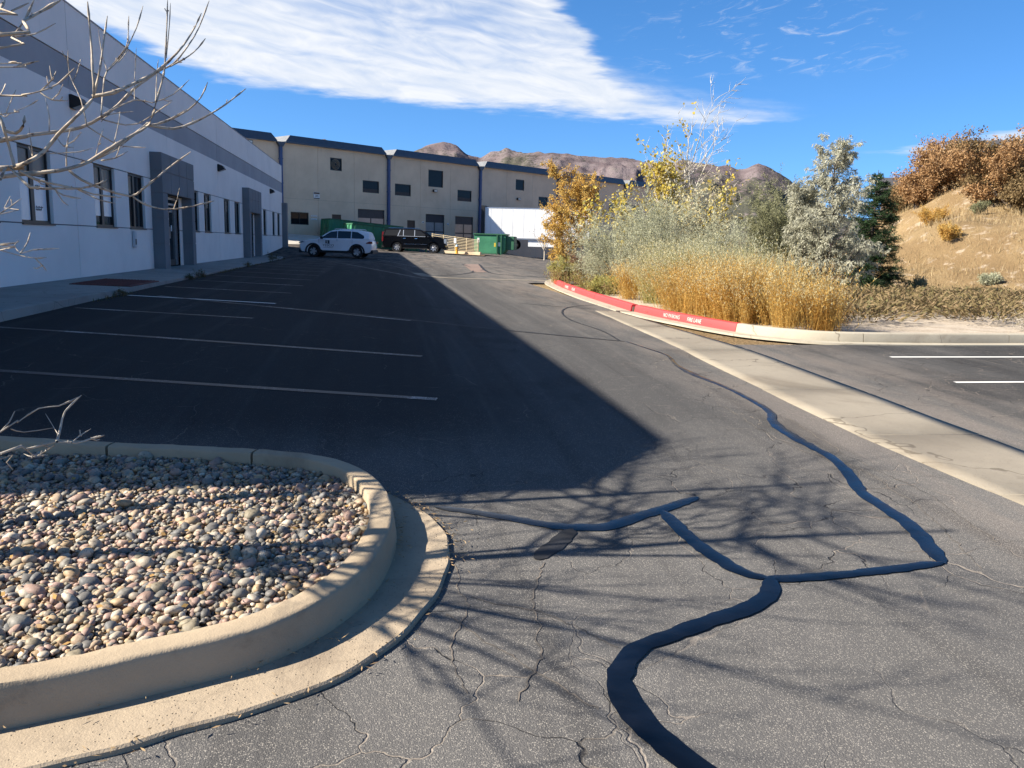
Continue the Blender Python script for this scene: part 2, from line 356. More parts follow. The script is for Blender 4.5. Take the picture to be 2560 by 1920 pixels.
# ---------------------------------------------------------------- ground materials
def asphalt_mat():
    m, t, b, P, o = new_mat('asphalt')
    sp = nd(t, 'ShaderNodeSeparateXYZ'); t.links.new(P, sp.inputs[0]); X, Y, Z = sp.outputs
    warp = nd(t, 'ShaderNodeTexNoise'); warp.inputs['Scale'].default_value = 2.2; warp.inputs['Detail'].default_value = 4; t.links.new(P, warp.inputs['Vector'])
    vm = nd(t, 'ShaderNodeVectorMath', operation='MULTIPLY_ADD'); t.links.new(warp.outputs['Color'], vm.inputs[0]); vm.inputs[1].default_value = (.55, .55, 0); t.links.new(P, vm.inputs[2])
    big = noise(t, P, .35, 3, .6); med = noise(t, mapping(t, P, (1.6, .35, 1)), 1.4, 5, .65); fine = noise(t, P, 9, 4, .6)
    vo = nd(t, 'ShaderNodeTexVoronoi'); vo.inputs['Scale'].default_value = 190; t.links.new(P, vo.inputs['Vector'])
    sc = nd(t, 'ShaderNodeSeparateColor'); t.links.new(vo.outputs['Color'], sc.inputs[0])
    # worn zones show the pale aggregate, the sealed right lot is smooth and dark
    near = rng_(t, Y, 8.5, 3.2); lane = mth(t, 'MULTIPLY', rng_(t, X, 2.7, 4.2), rng_(t, X, 7.4, 5.6))
    worn = mth(t, 'ADD', mth(t, 'ADD', mth(t, 'MULTIPLY', near, .62), mth(t, 'MULTIPLY', lane, .42)), mth(t, 'MULTIPLY', mth(t, 'SUBTRACT', med, .5), .75), clamp=True)
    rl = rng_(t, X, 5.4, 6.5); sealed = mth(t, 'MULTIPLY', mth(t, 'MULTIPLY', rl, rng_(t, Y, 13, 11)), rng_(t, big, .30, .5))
    lft_shadow = mth(t, 'MULTIPLY', rng_(t, X, 2.0, .2), rng_(t, Y, 5.6, 7))  # building shadow on the left lot, painted into the asphalt colour
    dark = mth(t, 'MAXIMUM', mth(t, 'MULTIPLY', sealed, .55), mth(t, 'MULTIPLY', lft_shadow, .75))
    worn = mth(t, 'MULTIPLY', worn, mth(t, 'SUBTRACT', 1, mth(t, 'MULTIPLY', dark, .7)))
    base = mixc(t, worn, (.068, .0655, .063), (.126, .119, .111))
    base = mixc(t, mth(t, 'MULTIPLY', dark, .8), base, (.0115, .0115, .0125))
    trk = noise(t, mapping(t, P, (2.4, .07, 1)), 1., 3, .6); base = mixc(t, mth(t, 'MULTIPLY', rng_(t, trk, .5, .68), .45), base, (.028, .027, .027)); base = mixc(t, mth(t, 'MULTIPLY', rng_(t, trk, .46, .3), mth(t, 'SUBTRACT', .4, mth(t, 'MULTIPLY', dark, .36))), base, (.13, .122, .112))
    # rusty dust by the gutter and in the far drive
    dust = mth(t, 'MULTIPLY', mth(t, 'MAXIMUM', mth(t, 'MULTIPLY', lane, .75), mth(t, 'MULTIPLY', rng_(t, Y, 24, 60), .9)), rng_(t, med, .35, .62))
    base = mixc(t, mth(t, 'MULTIPLY', dust, .6), base, (.175, .142, .118))
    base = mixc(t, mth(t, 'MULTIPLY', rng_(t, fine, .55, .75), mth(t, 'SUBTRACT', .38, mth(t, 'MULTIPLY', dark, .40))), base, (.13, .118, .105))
    thr = mth(t, 'SUBTRACT', mth(t, 'ADD', .92, mth(t, 'MULTIPLY', lft_shadow, .05)), mth(t, 'MULTIPLY', worn, .40))
    spk = rng_(t, sc.outputs[0], thr, mth(t, 'ADD', thr, .06)); spk = mth(t, 'MULTIPLY', spk, rng_(t, vo.outputs['Distance'], .62, .30))
    base = mixc(t, mth(t, 'MULTIPLY', spk, .8), base, mixc(t, sc.outputs[1], (.17, .158, .145), (.40, .36, .30)))
    # cracks filled with pale dust, in the worn parts only
    ve = nd(t, 'ShaderNodeTexVoronoi', feature='DISTANCE_TO_EDGE'); ve.inputs['Scale'].default_value = 1.9; t.links.new(vm.outputs[0], ve.inputs['Vector'])
    ve2 = nd(t, 'ShaderNodeTexVoronoi', feature='DISTANCE_TO_EDGE'); ve2.inputs['Scale'].default_value = .75; t.links.new(vm.outputs[0], ve2.inputs['Vector'])
    cm = mth(t, 'MULTIPLY', rng_(t, noise(t, P, .55, 2), .40, .54), mth(t, 'MAXIMUM', rng_(t, Y, 7, 4.5), mth(t, 'MULTIPLY', rng_(t, X, 2.6, 3.4), rng_(t, Y, 14, 9))))
    ck = mth(t, 'MULTIPLY', rng_(t, ve.outputs['Distance'], .009, .002), cm)
    ck2 = mth(t, 'MULTIPLY', rng_(t, ve2.outputs['Distance'], .0045, .001), mth(t, 'MULTIPLY', rng_(t, noise(t, P, .4, 1), .42, .55), rng_(t, Y, 30, 10)))
    crk = mth(t, 'MAXIMUM', ck, mth(t, 'MULTIPLY', ck2, .45))
    ccol = mixc(t, rng_(t, noise(t, P, 3.1, 1), .42, .58), (.014, .013, .013), (.27, .225, .18))
    base = mixc(t, mth(t, 'MULTIPLY', crk, .7), base, ccol)
    stain = rng_(t, noise(t, mapping(t, P, (1, .6, 1), (0, 0, .4), (4, 9, 0)), .9, 4, .6), .56, .70); base = mixc(t, mth(t, 'MULTIPLY', stain, .38), base, (.03, .029, .028))
    setin(t, b, 'Base Color', base); setin(t, b, 'Roughness', .95); setin(t, b, 'Specular IOR Level', .08)
    hgt = mth(t, 'SUBTRACT', mth(t, 'ADD', mth(t, 'MULTIPLY', vo.outputs['Distance'], -.5), mth(t, 'MULTIPLY', fine, .7)), mth(t, 'MULTIPLY', crk, 1.6))
    bump(t, b, hgt, .7, .006)
    return m
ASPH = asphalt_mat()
def concrete(name, c1, c2, dirt=(.16, .125, .09), scale=1.8, relief=.35, pit=True, hairs=.55):
    m, t, b, P, o = new_mat(name)
    vc = nd(t, 'ShaderNodeTexVoronoi', feature='DISTANCE_TO_EDGE'); vc.inputs['Scale'].default_value = .55; wn = nd(t, 'ShaderNodeTexNoise'); wn.inputs['Scale'].default_value = 3; t.links.new(P, wn.inputs['Vector'])
    va = nd(t, 'ShaderNodeVectorMath', operation='MULTIPLY_ADD'); t.links.new(wn.outputs['Color'], va.inputs[0]); va.inputs[1].default_value = (.35, .35, .35); t.links.new(P, va.inputs[2]); t.links.new(va.outputs[0], vc.inputs['Vector'])
    hair = rng_(t, vc.outputs['Distance'], .005, .0015)
    n1 = noise(t, P, scale, 7, .62); n2 = noise(t, P, scale*14, 4, .6); n3 = noise(t, P, 150, 2, .5)
    c = mixc(t, rng_(t, n1, .3, .72), c1, c2)
    c = mixc(t, mth(t, 'MULTIPLY', rng_(t, noise(t, P, scale*3.1, 5, .7), .56, .78), .5), c, dirt)
    if pit:
        vo = nd(t, 'ShaderNodeTexVoronoi'); vo.inputs['Scale'].default_value = 75; t.links.new(P, vo.inputs['Vector'])
        sc = nd(t, 'ShaderNodeSeparateColor'); t.links.new(vo.outputs['Color'], sc.inputs[0])
        pt = mth(t, 'MULTIPLY', rng_(t, vo.outputs['Distance'], .34, .14), rng_(t, mth(t, 'ADD', sc.outputs[0], mth(t, 'MULTIPLY', n2, .9)), 1.22, 1.36))
        c = mixc(t, mth(t, 'MULTIPLY', pt, .6), c, dirt)
    c = mixc(t, mth(t, 'MULTIPLY', n3, .35), c, tuple(x*.72 for x in c1)); c = mixc(t, mth(t, 'MULTIPLY', hair, hairs), c, tuple(x*.5 for x in dirt))
    c = mixc(t, mth(t, 'MULTIPLY', rng_(t, noise(t, mapping(t, P, (1, .45, 1)), scale*.7, 5, .7, 1.), .52, .70), .45), c, dirt)
    setin(t, b, 'Base Color', c); setin(t, b, 'Roughness', .9); setin(t, b, 'Specular IOR Level', .25)
    h = mth(t, 'ADD', mth(t, 'MULTIPLY', n2, .8), mth(t, 'MULTIPLY', n3, .35))
    if pit: h = mth(t, 'SUBTRACT', h, pt)
    bump(t, b, h, relief, .006); return m
KERB = concrete('kerb concrete', (.39, .305, .205), (.31, .24, .16), (.15, .105, .07), 1.6, .7, False, .0)
PAN = concrete('gutter pan concrete', (.37, .295, .205), (.28, .22, .155), (.10, .075, .055), 2.2, .8, True, .12)
WALK = concrete('sidewalk concrete', (.33, .30, .26), (.24, .215, .19), (.12, .10, .085), .8, .3)
CURB2 = concrete('pale kerb concrete', (.40, .355, .27), (.32, .28, .215), (.18, .14, .10), 1.2, .4)
VALLEY = concrete('valley gutter concrete', (.275, .238, .182), (.20, .17, .13), (.11, .085, .06), .9, .6)
LIGHTC = concrete('pale drive concrete', (.50, .46, .39), (.40, .36, .30), (.22, .18, .14), .5, .2, False)
def paint_mat(name, col, under, wear=.5, rough=.6):
    m, t, b, P, o = new_mat(name)
    n1 = noise(t, P, 26, 6, .7); n2 = noise(t, P, 1.1, 3, .5); n3 = noise(t, P, 120, 2)
    k = mth(t, 'ADD', mth(t, 'ADD', mth(t, 'MULTIPLY', n1, .55), mth(t, 'MULTIPLY', n2, .5)), mth(t, 'MULTIPLY', n3, .25))
    setin(t, b, 'Base Color', mixc(t, rng_(t, k, wear, wear+.13), under, col)); setin(t, b, 'Roughness', rough)
    bump(t, b, n1, .25, .003); return m
LINE = paint_mat('worn white paint', (.30, .296, .285), (.020, .022, .024), .66)
LINE2 = paint_mat('fresh white paint', (.72, .70, .64), (.06, .06, .06), .43)
RED = paint_mat('red kerb paint', (.52, .045, .045), (.30, .22, .16), .36, .55)
def tar_mat(name, col, rough):
    m, t, b, P, o = new_mat(name)
    setin(t, b, 'Base Color', mixc(t, rng_(t, noise(t, P, 5, 4), .4, .7), col, tuple(x*2.2 for x in col)))
    setin(t, b, 'Roughness', rng_(t, noise(t, P, 7, 4), .3, .7, rough-.08, rough+.06)); setin(t, b, 'Specular IOR Level', .28)
    h = mth(t, 'ADD', noise(t, P, 55, 4, .6), mth(t, 'MULTIPLY', noise(t, P, 11, 3), 1.2)); bump(t, b, h, .16, .005); return m
TAR = tar_mat('black crack sealant', (.0020, .0025, .0040), .20)
TARD = tar_mat('dull old sealant', (.012, .012, .013), .7)
DIRT = mat('dry soil', (.24, .18, .125), .95, (.15, .11, .08), 1.5, bmp=(20, .6, .02), col3=(.33, .27, .20), scale3=12)
SOIL = mat('dark bed soil', (.11, .085, .062), .95, (.16, .12, .085), 6, bmp=(45, .8, .01))

# ---------------------------------------------------------------- terrain and paving
def terrain_mat():
    m, t, b, P, o = new_mat('dry grass terrain')
    n1 = noise(t, P, .25, 6, .65); n2 = noise(t, mapping(t, P, (1, 1, .5)), 1.6, 6, .7); n3 = noise(t, P, 14, 4, .7)
    c = mixc(t, rng_(t, n1, .35, .65), (.29, .205, .105), (.21, .14, .07))
    c = mixc(t, mth(t, 'MULTIPLY', rng_(t, n2, .54, .66), .9), c, (.40, .315, .225))
    c = mixc(t, mth(t, 'MULTIPLY', rng_(t, n3, .5, .7), .5), c, (.13, .10, .055))
    setin(t, b, 'Base Color', c); setin(t, b, 'Roughness', .95); setin(t, b, 'Specular IOR Level', .1); bump(t, b, mth(t, 'ADD', n2, n3), .8, .12); return m
TERR = terrain_mat()
def grid_axis(lo, hi, fine0, fine1, step):
    a = list(np.arange(fine0, fine1+1e-6, step)); s = step
    while a[-1] < hi: s *= 1.25; a.append(a[-1]+s)
    s = step
    while a[0] > lo: s *= 1.25; a.insert(0, a[0]-s)
    return np.array(a)
def ter_rough(X, Y):
    z = ter(X, Y)-.05; far = sm(60, 300, np.hypot(X, Y))
    h = hill(X, Y); z = z+np.minimum(h, 1)*(0.26*np.sin(X*.9+1.3*np.sin(Y*.5))*np.sin(Y*.8+X*.3)+.08*np.sin(X*2.3+Y*1.7)+.45*np.sin(X*.33+Y*.41))
    inlot = (X > -40) & (X < 30) & (Y > -20) & (Y < 12.4)
    return np.where(far > 0, z*(1-far)+far*0., z)
gr = sheet('ground', grid_axis(-9000, 9000, -30, 60, 1.), grid_axis(-9000, 9000, -20, 110, 1.), TERR, ter_rough); tag(gr, kind='structure')
def keep_lot(x, y):
    isl = (x > 5.05) & (y > 11.7) & (y < 46)          # the planted island and the hillside are not paved
    isl &= ~((y > 28) & (x < 8.4+(y-28)*.28))
    isl |= (x > 17) & (y > 11.7) & (x > .42*y)
    return ~isl
ax = np.unique(np.concatenate([np.arange(-36, 40.1, .5)])); ay = np.arange(-14, 118.1, .5)
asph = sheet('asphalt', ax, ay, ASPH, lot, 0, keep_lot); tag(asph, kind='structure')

# concrete slabs in the drive
def slab_strip(parent, name, ys, xl, xr, m, cuts, dz=.007):
    """row of cast slabs lying across the drive; xl / xr are the edges over ys"""
    for a, b in zip(cuts[:-1], cuts[1:]):
        Y = np.linspace(a+.006, b-.006, max(3, int((b-a)/.4))); s = np.linspace(0, 1, 7); l = np.interp(Y, ys, xl); r = np.interp(Y, ys, xr)
        l = l+RNG.normal(0, .006, len(Y)); r = r+RNG.normal(0, .006, len(Y)); X = l[:, None]+(r-l)[:, None]*s; YY = np.repeat(Y[:, None], 7, 1)
        Z = lot(X, YY)+dz; Z[:, -1] -= dz-.001; Z[:, -2] -= .001; k = len(Y); V = np.stack([X, YY, Z], -1); low = V[:, [0, -1]].copy(); low[:, :, 2] -= .06; V = np.concatenate([low[:, :1], V, low[:, 1:]], 1).reshape(-1, 3)
        F = np.array([(i*9+j, i*9+j+1, (i+1)*9+j+1, (i+1)*9+j) for i in range(k-1) for j in range(8)]); np_obj(name, V, [F, np.arange(9)[None, ::-1], np.arange((k-1)*9, k*9)[None]], m, parent)
vg = sweep('valley_gutter', [(4.7, -8), (4.7, 4), (4.72, 10), (4.75, 17)], [(-.5, -.05), (-.5, -.03), (.5, -.03), (.5, -.05)], VALLEY); tag(vg, kind='structure')
slab_strip(vg, 'gutter_slab', [-8, 0, 4.6, 6.5, 10.3, 14, 17.05], [4.4, 4.30, 4.16, 4.03, 4.15, 4.37, 4.54], [5.4, 5.3, 5.22, 5.22, 5.24, 5.12, 5.01], VALLEY, [-8, -4.5, -1.2, 1.9, 4.75, 6.3, 8.2, 10.9, 14, 17.05])
pav = tag(ribbon('far_concrete_strip', smooth_path([G(900, 590)[:2], G(940, 599)[:2], G(1050, 603)[:2], G(1120, 605)[:2], G(1192, 607)[:2]], .5), .42, VALLEY, .008), kind='structure')
PATCH = mat('reddish repaired asphalt', (.20, .135, .105), .95, (.15, .105, .085), 2, bmp=(60, .4, .01))
q = [G(*p) for p in ((1000, 571), (1033, 571), (1055, 588), (1022, 588))]
np_obj('asphalt_patch', [(p[0], p[1], lot(p[0], p[1])+.006) for p in q], np.array([[0, 1, 2, 3]]), PATCH, asph)

# ---- crack sealant, laid over the asphalt
def px_path(pts, step=.04): return smooth_path([G(*p)[:2] for p in pts], step)
def seal(pts, w, dz, m=TAR, jit=.09, step=.04, crown=.0022): return ribbon('crack_sealant', px_path(pts, step), [x*1.1 for x in w], m, dz, parent=asph, jit=jit, across=4, crown=crown, taper=True)
seal([(938, 1096), (1010, 1106), (1100, 1120), (1180, 1135), (1260, 1141), (1315, 1138), (1370, 1120), (1440, 1098), (1506, 1075)], [.06, .075, .085, .10, .09, .08, .075], .0055)
seal([(1236, 1144), (1200, 1178), (1158, 1210)], [.10, .10, .10], .0050, TARD, .08)
seal([(1430, 1104), (1475, 1150), (1530, 1195), (1600, 1235), (1665, 1253)], [.08, .085, .095, .09], .0060)
seal([(1650, 1252), (1720, 1251), (1800, 1245), (1900, 1235), (1985, 1224), (2036, 1217)], [.08, .075, .07, .07, .06], .0070)
seal([(2036, 1219), (2005, 1180), (1962, 1132), (1900, 1092), (1856, 1060), (1838, 1032), (1800, 992), (1750, 965), (1700, 936), (1670, 912), (1660, 888), (1600, 853), (1555, 832), (1500, 810), (1462, 790), (1440, 768), (1395, 752), (1352, 738)], [.10, .10, .09, .08, .11, .075, .07, .06, .10, .05, .04, .035, .03], .0062, step=.06)
seal([(1667, 1248), (1660, 1285), (1620, 1314), (1540, 1342), (1450, 1376), (1380, 1402), (1345, 1440), (1340, 1485), (1362, 1535), (1405, 1585), (1450, 1620), (1500, 1662), (1580, 1720), (1720, 1800), (1900, 1900), (2150, 2050)], [.075, .085, .09, .08, .085, .10, .10, .09, .085, .08], .0078)
seal([(430, 650), (600, 664), (800, 682), (1000, 704), (1200, 724), (1350, 738)], [.05, .07, .08, .08, .08, .06], .0052, TARD, .1, .12)
seal([(1340, 737), (1300, 715), (1230, 690), (1215, 672), (1240, 662), (1300, 658)], [.035, .03, .04, .03], .0050, TARD, .1, .1)
seal([(1120, 655), (1200, 662), (1290, 668)], [.03, .04, .03], .0054, TARD, .1, .1)
for pts in ([(760, 560), (850, 575), (925, 603)], [(690, 560), (760, 573), (900, 600)], [(935, 596), (1000, 592), (1045, 583)], [(1035, 571), (1055, 588), (1110, 595), (1190, 600)], [(1000, 571), (1020, 580), (1022, 588)]):
    seal(pts, [.12, .12], .0058, TARD, .1, .3)
CRKM = mat('dust filled crack', (.17, .14, .11), .95, (.05, .045, .04), 4)
for pts in ([(985, 1220), (1000, 1300), (985, 1420), (1010, 1500)], [(1180, 1215), (1150, 1300), (1165, 1400), (1120, 1520)], [(1020, 1290), (1180, 1330), (1330, 1400)], [(1550, 870), (1700, 960), (1850, 1010), (2000, 1110), (2120, 1230)], [(1700, 900), (1830, 985), (1990, 1060), (2150, 1170)], [(960, 1330), (1090, 1400), (1230, 1500), (1290, 1530)]):
    q = px_path(pts, .03); q = q+np.stack([np.convolve(RNG.normal(0, .03, len(q)), np.ones(5)/5, 'same'), np.convolve(RNG.normal(0, .03, len(q)), np.ones(5)/5, 'same')], 1); ribbon('crack', q, .0055, CRKM, .0035, parent=asph, jit=.4)
# ---- parking lines
def pline(a, b, w=.10, m=LINE, dz=.0045): ribbon('parking_line', [np.array(a)+(np.array(b)-np.array(a))*t for t in np.linspace(0, 1, 40)], w, m, dz, parent=asph)
pline((-5.0, 8.95), (.53, 7.59))
for i in range(14):
    y0 = 11.57+i*2.9; pline((-4.95, y0), (.5 if i < 1 else (-2.0 if i < 12 else -.5), y0-(.307*5.45 if i < 1 else .307*2.95)), .10, LINE if i != 2 else LINE2)
a_, b_ = G(340, 640), G(1345, 740); pline(a_[:2]+np.array([0, .10]), (b_[:2]*.62+a_[:2]*.38)+np.array([0, .11]), .09, LINE)
pline(G(745, 570)[:2], G(925, 604)[:2], .10, LINE, .0066); pline(G(815, 560)[:2], G(935, 583)[:2], .1, LINE, .0066)
for k in range(3): y = 10.32-k*1.76; pline((7.0-k*.33, y), (12.5, y), .07, LINE2)
pline((5.7, 5.05), (12.5, 5.05), .09, LINE2)

# ---- near planter: kerb in cast sections, gutter pan, stones
KPROF = [(-.132, -.04), (-.131, .146), (-.128, .155), (-.120, .160), (-.08, .1612), (-.028, .160), (-.013, .156), (-.006, .146), (-.003, .13), (.016, .01), (.018, -.04)]
near_pts = [(-5.2, 1.72), (-3.6, 2.06), (-2.4, 2.34), (-1.23, 2.69), (-.84, 2.84), (-.39, 3.07), (-.08, 3.5), (.06, 4.06), (.06, 4.55), (-.06, 5.0), (-.32, 5.33), (-.75, 5.52), (-1.75, 5.72), (-2.6, 5.9), (-4.5, 6.3), (-5.0, 6.4)]
npth = smooth_path(near_pts, .06)
bed = None
def poly_in(px, py, poly):
    poly = np.asarray(poly); x0, y0 = poly[:, 0], poly[:, 1]; x1, y1 = np.roll(x0, -1), np.roll(y0, -1); ins = np.zeros(np.shape(px), bool)
    for a, b, c, d in zip(x0, y0, x1, y1):
        k = ((b > py) != (d > py)); ins ^= k & (px < (c-a)*(py-b)/((d-b) if d != b else 1e-9)+a)
    return ins
inner = npth[:, :2]-side_normals(npth)*.126
ipoly = np.vstack([inner, [(-5.6, 6.4), (-5.6, 1.7)]])
def bedz(x, y): return lot(x, y)+.075+.012*np.sin(x*3.1)*np.sin(y*2.7)
bx_, by_ = np.arange(-5.6, .2, .08), np.arange(1.5, 6.5, .08)
bed = sheet('planter_bed', bx_, by_, SOIL, bedz, 0, lambda x, y: poly_in(x, y, np.vstack([npth[:, :2]-side_normals(npth)*.09, [(-5.6, 6.4), (-5.6, 1.7)]])))
tag(bed, kind='structure')
ji = [int(np.argmin(np.hypot(npth[:, 0]-a, npth[:, 1]-b))) for a, b in ((-.78, 5.52), (-1.78, 5.73))]
kerb = sweep('planter_kerb', npth, [(-.11, -.05), (-.11, .1), (-.03, .1), (-.01, -.05)], KERB); tag(kerb, kind='structure')
for a, b in ((0, ji[0]), (ji[0], ji[1]), (ji[1], len(npth)-1)):
    seg = npth[a:b+1].copy(); d0 = seg[1]-seg[0]; d1 = seg[-2]-seg[-1]
    if a: seg[0] += d0/np.linalg.norm(d0)*.009
    if b < len(npth)-1: seg[-1] += d1/np.linalg.norm(d1)*.009
    sweep('kerb_section', seg, KPROF, KERB, kerb, wob=.0018)
pp = smooth_path(near_pts[:11], .06); kk = len(pp); Nn = side_normals(pp)
wid = .30*(1-sm(kk-22, kk-1, np.arange(kk))); wid = np.maximum(wid, .03)
edge = 1+.03*np.sin(np.arange(kk)*.9)*np.sin(np.arange(kk)*.37)
V = []; 
for j, (s, z) in enumerate(((-.02, .010), (.02/.3, .010), (.35, .014), (.7, .020), (.97, .026), (1.0, .018), (1.0, -.02))):
    e = s*wid*(edge if s > .9 else 1); x = pp[:, 0]+Nn[:, 0]*e; y = pp[:, 1]+Nn[:, 1]*e; V.append(np.stack([x, y, lot(x, y)+z], 1)[:, None])
V = np.concatenate(V, 1).reshape(-1, 3); F = np.array([(i*7+j, i*7+j+1, (i+1)*7+j+1, (i+1)*7+j) for i in range(kk-1) for j in range(6)])
pan = np_obj('gutter_pan', V, F, PAN, smooth=True); tag(pan, kind='structure'); pan.data.set_sharp_from_angle(angle=R(40))

STONE = [mat('river stone %d' % i, c, .62, tuple(min(1, x*1.45) for x in c), 16, spec=.35, bmp=(60, .25, .006), col3=tuple(x*.6 for x in c), scale3=55) for i, c in enumerate(
    [(.255, .21, .155), (.155, .142, .118), (.30, .22, .145), (.235, .155, .118), (.11, .102, .09), (.36, .305, .23), (.18, .15, .10), (.28, .185, .145), (.105, .102, .096), (.28, .195, .11)])]
def ico(sub):
    bm = bmesh.new(); bmesh.ops.create_icosphere(bm, subdivisions=sub, radius=1); v = np.array([x.co for x in bm.verts]); f = np.array([[w.index for w in p.verts] for p in bm.faces]); bm.free(); return v, f
IV, IF = ico(2); IV1, IF1 = ico(1)
def stone_shape(rg, v0=None):
    v = (IV if v0 is None else v0).copy(); k = rg.normal(0, 1, (3, 3)); v = v*(1+.13*np.sin(v@k[0]*1.6+1)[:, None]+.08*np.sin(v@k[1]*2.6)[:, None])
    return v*np.array([1, rg.uniform(.62, .92), rg.uniform(.42, .68)])
shapes = [stone_shape(RNG) for _ in range(14)]; shapes1 = [stone_shape(RNG, IV1) for _ in range(14)]
st = []
for layer, (sp, zz, xa, xb) in enumerate(((.0262, .0, -2.6, .1), (.034, .014, -2.6, .1), (.046, .008, -5.2, -2.6))):
    gx, gy = np.meshgrid(np.arange(xa, xb, sp), np.arange(1.7, 6.4, sp)); gx = gx.ravel()+RNG.uniform(-.45, .45, gx.size)*sp; gy = gy.ravel()+RNG.uniform(-.45, .45, gy.size)*sp
    ok = poly_in(gx, gy, ipoly)
    gx, gy = gx[ok], gy[ok]
    size = (1.45 if layer == 2 else 1)*np.clip(RNG.lognormal(math.log(.0165), .40, len(gx)), .011, .050)
    z = bedz(gx, gy)+zz+size*.25+RNG.uniform(-.006, .008, len(gx))
    for i in range(len(gx)): st.append((gx[i], gy[i], z[i], size[i], layer))
st = np.array(st)
# keep those that lie inside the kerb and near the field of view
dcam = np.hypot(st[:, 0], st[:, 1]); az_ = np.degrees(np.arctan2(st[:, 0], st[:, 1])); dcam = np.hypot(st[:, 0], st[:, 1]); az_ = np.degrees(np.arctan2(st[:, 0], st[:, 1]))
infr = (az_ > -22.5) & (dcam > 2.6)
score = np.where(infr & (st[:, 4] == 1), st[:, 3]/dcam, 0); order = np.argsort(-score); big_i = set(order[:300].tolist())
def rot_rand(rg, flat=.35):
    a = rg.uniform(0, 2*math.pi); tx, ty = rg.normal(0, flat), rg.normal(0, flat)
    return np.array((Matrix.Rotation(a, 3, 'Z') @ Matrix.Rotation(tx, 3, 'X') @ Matrix.Rotation(ty, 3, 'Y')))
smesh = []
for c in range(len(STONE)):
    for s in range(3):
        me = bpy.data.meshes.new('river_stone'); v = shapes[(c*3+s) % 14]; me.from_pydata(v.tolist(), [], IF.tolist()); me.polygons.foreach_set('use_smooth', np.ones(len(IF), bool)); me.materials.append(STONE[c]); smesh.append(me)
Vs = []; Fs = []; Ms = []; off = 0
for i, (x, y, z, s, l) in enumerate(st):
    rm = rot_rand(RNG)
    if i in big_i:
        o = bpy.data.objects.new('river_stone', smesh[int(RNG.integers(len(smesh)))]); COL.objects.link(o); o.parent = bed
        o.matrix_local = Matrix.LocRotScale(Vector((x, y, z)), Matrix(rm.tolist()).to_quaternion(), Vector((s, s, s)))
    else:
        fine_ = l == 1 and math.hypot(x, y) < 4.3 and x > -2.2; v = (shapes if fine_ else shapes1)[int(RNG.integers(14))]*s; fa = IF if fine_ else IF1; Vs.append(v@rm.T+np.array([x, y, z])); Fs.append(fa+off); off += len(v); Ms.append(np.full(len(fa), int(RNG.integers(len(STONE)))))
o = np_obj('river_stones', np.concatenate(Vs), np.concatenate(Fs), STONE, bed, np.concatenate(Ms), True); tag(o, kind='stuff')

# litter: dry leaves and grit along the pan and between the stones
DRY = leaf_mat('dead leaves', [(.30, .19, .09), (.42, .27, .10), (.22, .12, .06), (.45, .34, .2)], .25)
STRAW = leaf_mat('dry stems', [(.42, .31, .17), (.30, .20, .11), (.50, .40, .26)], .2)
def quads(c, a, b):
    """diamond leaves: base c, axis a, half width b (all n x 3)"""
    V = np.stack([c, c+a*.5+b, c+a, c+a*.5-b], 1).reshape(-1, 3); n = len(c); return V, np.arange(4*n).reshape(n, 4)
def rdir(n, rg=RNG):
    v = rg.normal(0, 1, (n, 3)); return v/np.linalg.norm(v, axis=1)[:, None]
n = 420; x = RNG.uniform(-2.3, .0, n); y = RNG.uniform(2.8, 5.5, n); ok = poly_in(x, y, ipoly); x, y = x[ok], y[ok]; n = len(x)
a = rdir(n); a[:, 2] *= .35; a *= RNG.uniform(.02, .05, n)[:, None]; b = np.cross(a, rdir(n)+np.array([0, 0, 1.5])); b *= (RNG.uniform(.006, .011, n)/np.linalg.norm(b, axis=1))[:, None]
Vq, Fq = quads(np.stack([x, y, bedz(x, y)+RNG.uniform(.03, .055, n)], 1), a, b); tag(np_obj('fallen_leaves', Vq, Fq, DRY, bed), kind='stuff')
n = 2600; t = RNG.integers(0, kk-1, n); e = wid[t]*np.where(RNG.random(n) < .6, 1.0+RNG.exponential(.10, n), RNG.uniform(.02, .25, n)); w_ = RNG.random(n) < (.25+.75*(pp[t, 1] > 4.0)); t, e = t[w_], e[w_]; n = len(t)
x = pp[t, 0]+Nn[t, 0]*e+RNG.normal(0, .02, n); y = pp[t, 1]+Nn[t, 1]*e+RNG.normal(0, .02, n)
a = rdir(n); a[:, 2] *= .3; a *= RNG.uniform(.012, .05, n)[:, None]; b = np.cross(a, rdir(n)); b *= (RNG.uniform(.0012, .004, n)/np.linalg.norm(b, axis=1))[:, None]
Vq, Fq = quads(np.stack([x, y, lot(x, y)+.030], 1), a, b); tag(np_obj('gutter_litter', Vq, Fq, STRAW), 'dry leaf bits and straw caught along the planter gutter', 'litter', None, 'stuff')
# ---------------------------------------------------------------- white office building
def wall_paint(name, c1, c2, streak=.3):
    m, t, b, P, o = new_mat(name)
    n1 = noise(t, P, .6, 5, .6); n2 = noise(t, mapping(t, P, (1, 1, .12)), 2.6, 5, .65)
    c = mixc(t, rng_(t, n1, .3, .7), c1, c2); c = mixc(t, mth(t, 'MULTIPLY', rng_(t, n2, .56, .8), streak), c, tuple(x*.62 for x in c1))
    setin(t, b, 'Base Color', c); setin(t, b, 'Roughness', .85); setin(t, b, 'Specular IOR Level', .25); bump(t, b, noise(t, P, 38, 4, .6), .25, .006); return m
WHITE = wall_paint('white wall paint', (.83, .775, .715), (.76, .71, .655), .16)
BAND = wall_paint('grey band paint', (.37, .365, .37), (.32, .315, .32), .18)
PORT = wall_paint('slate grey portal paint', (.21, .215, .22), (.175, .18, .185), .2)
JOINT = mat('joint sealant', (.16, .16, .17), .9)
FRAME = mat('dark bronze frame', (.022, .021, .020), .4, spec=.5)
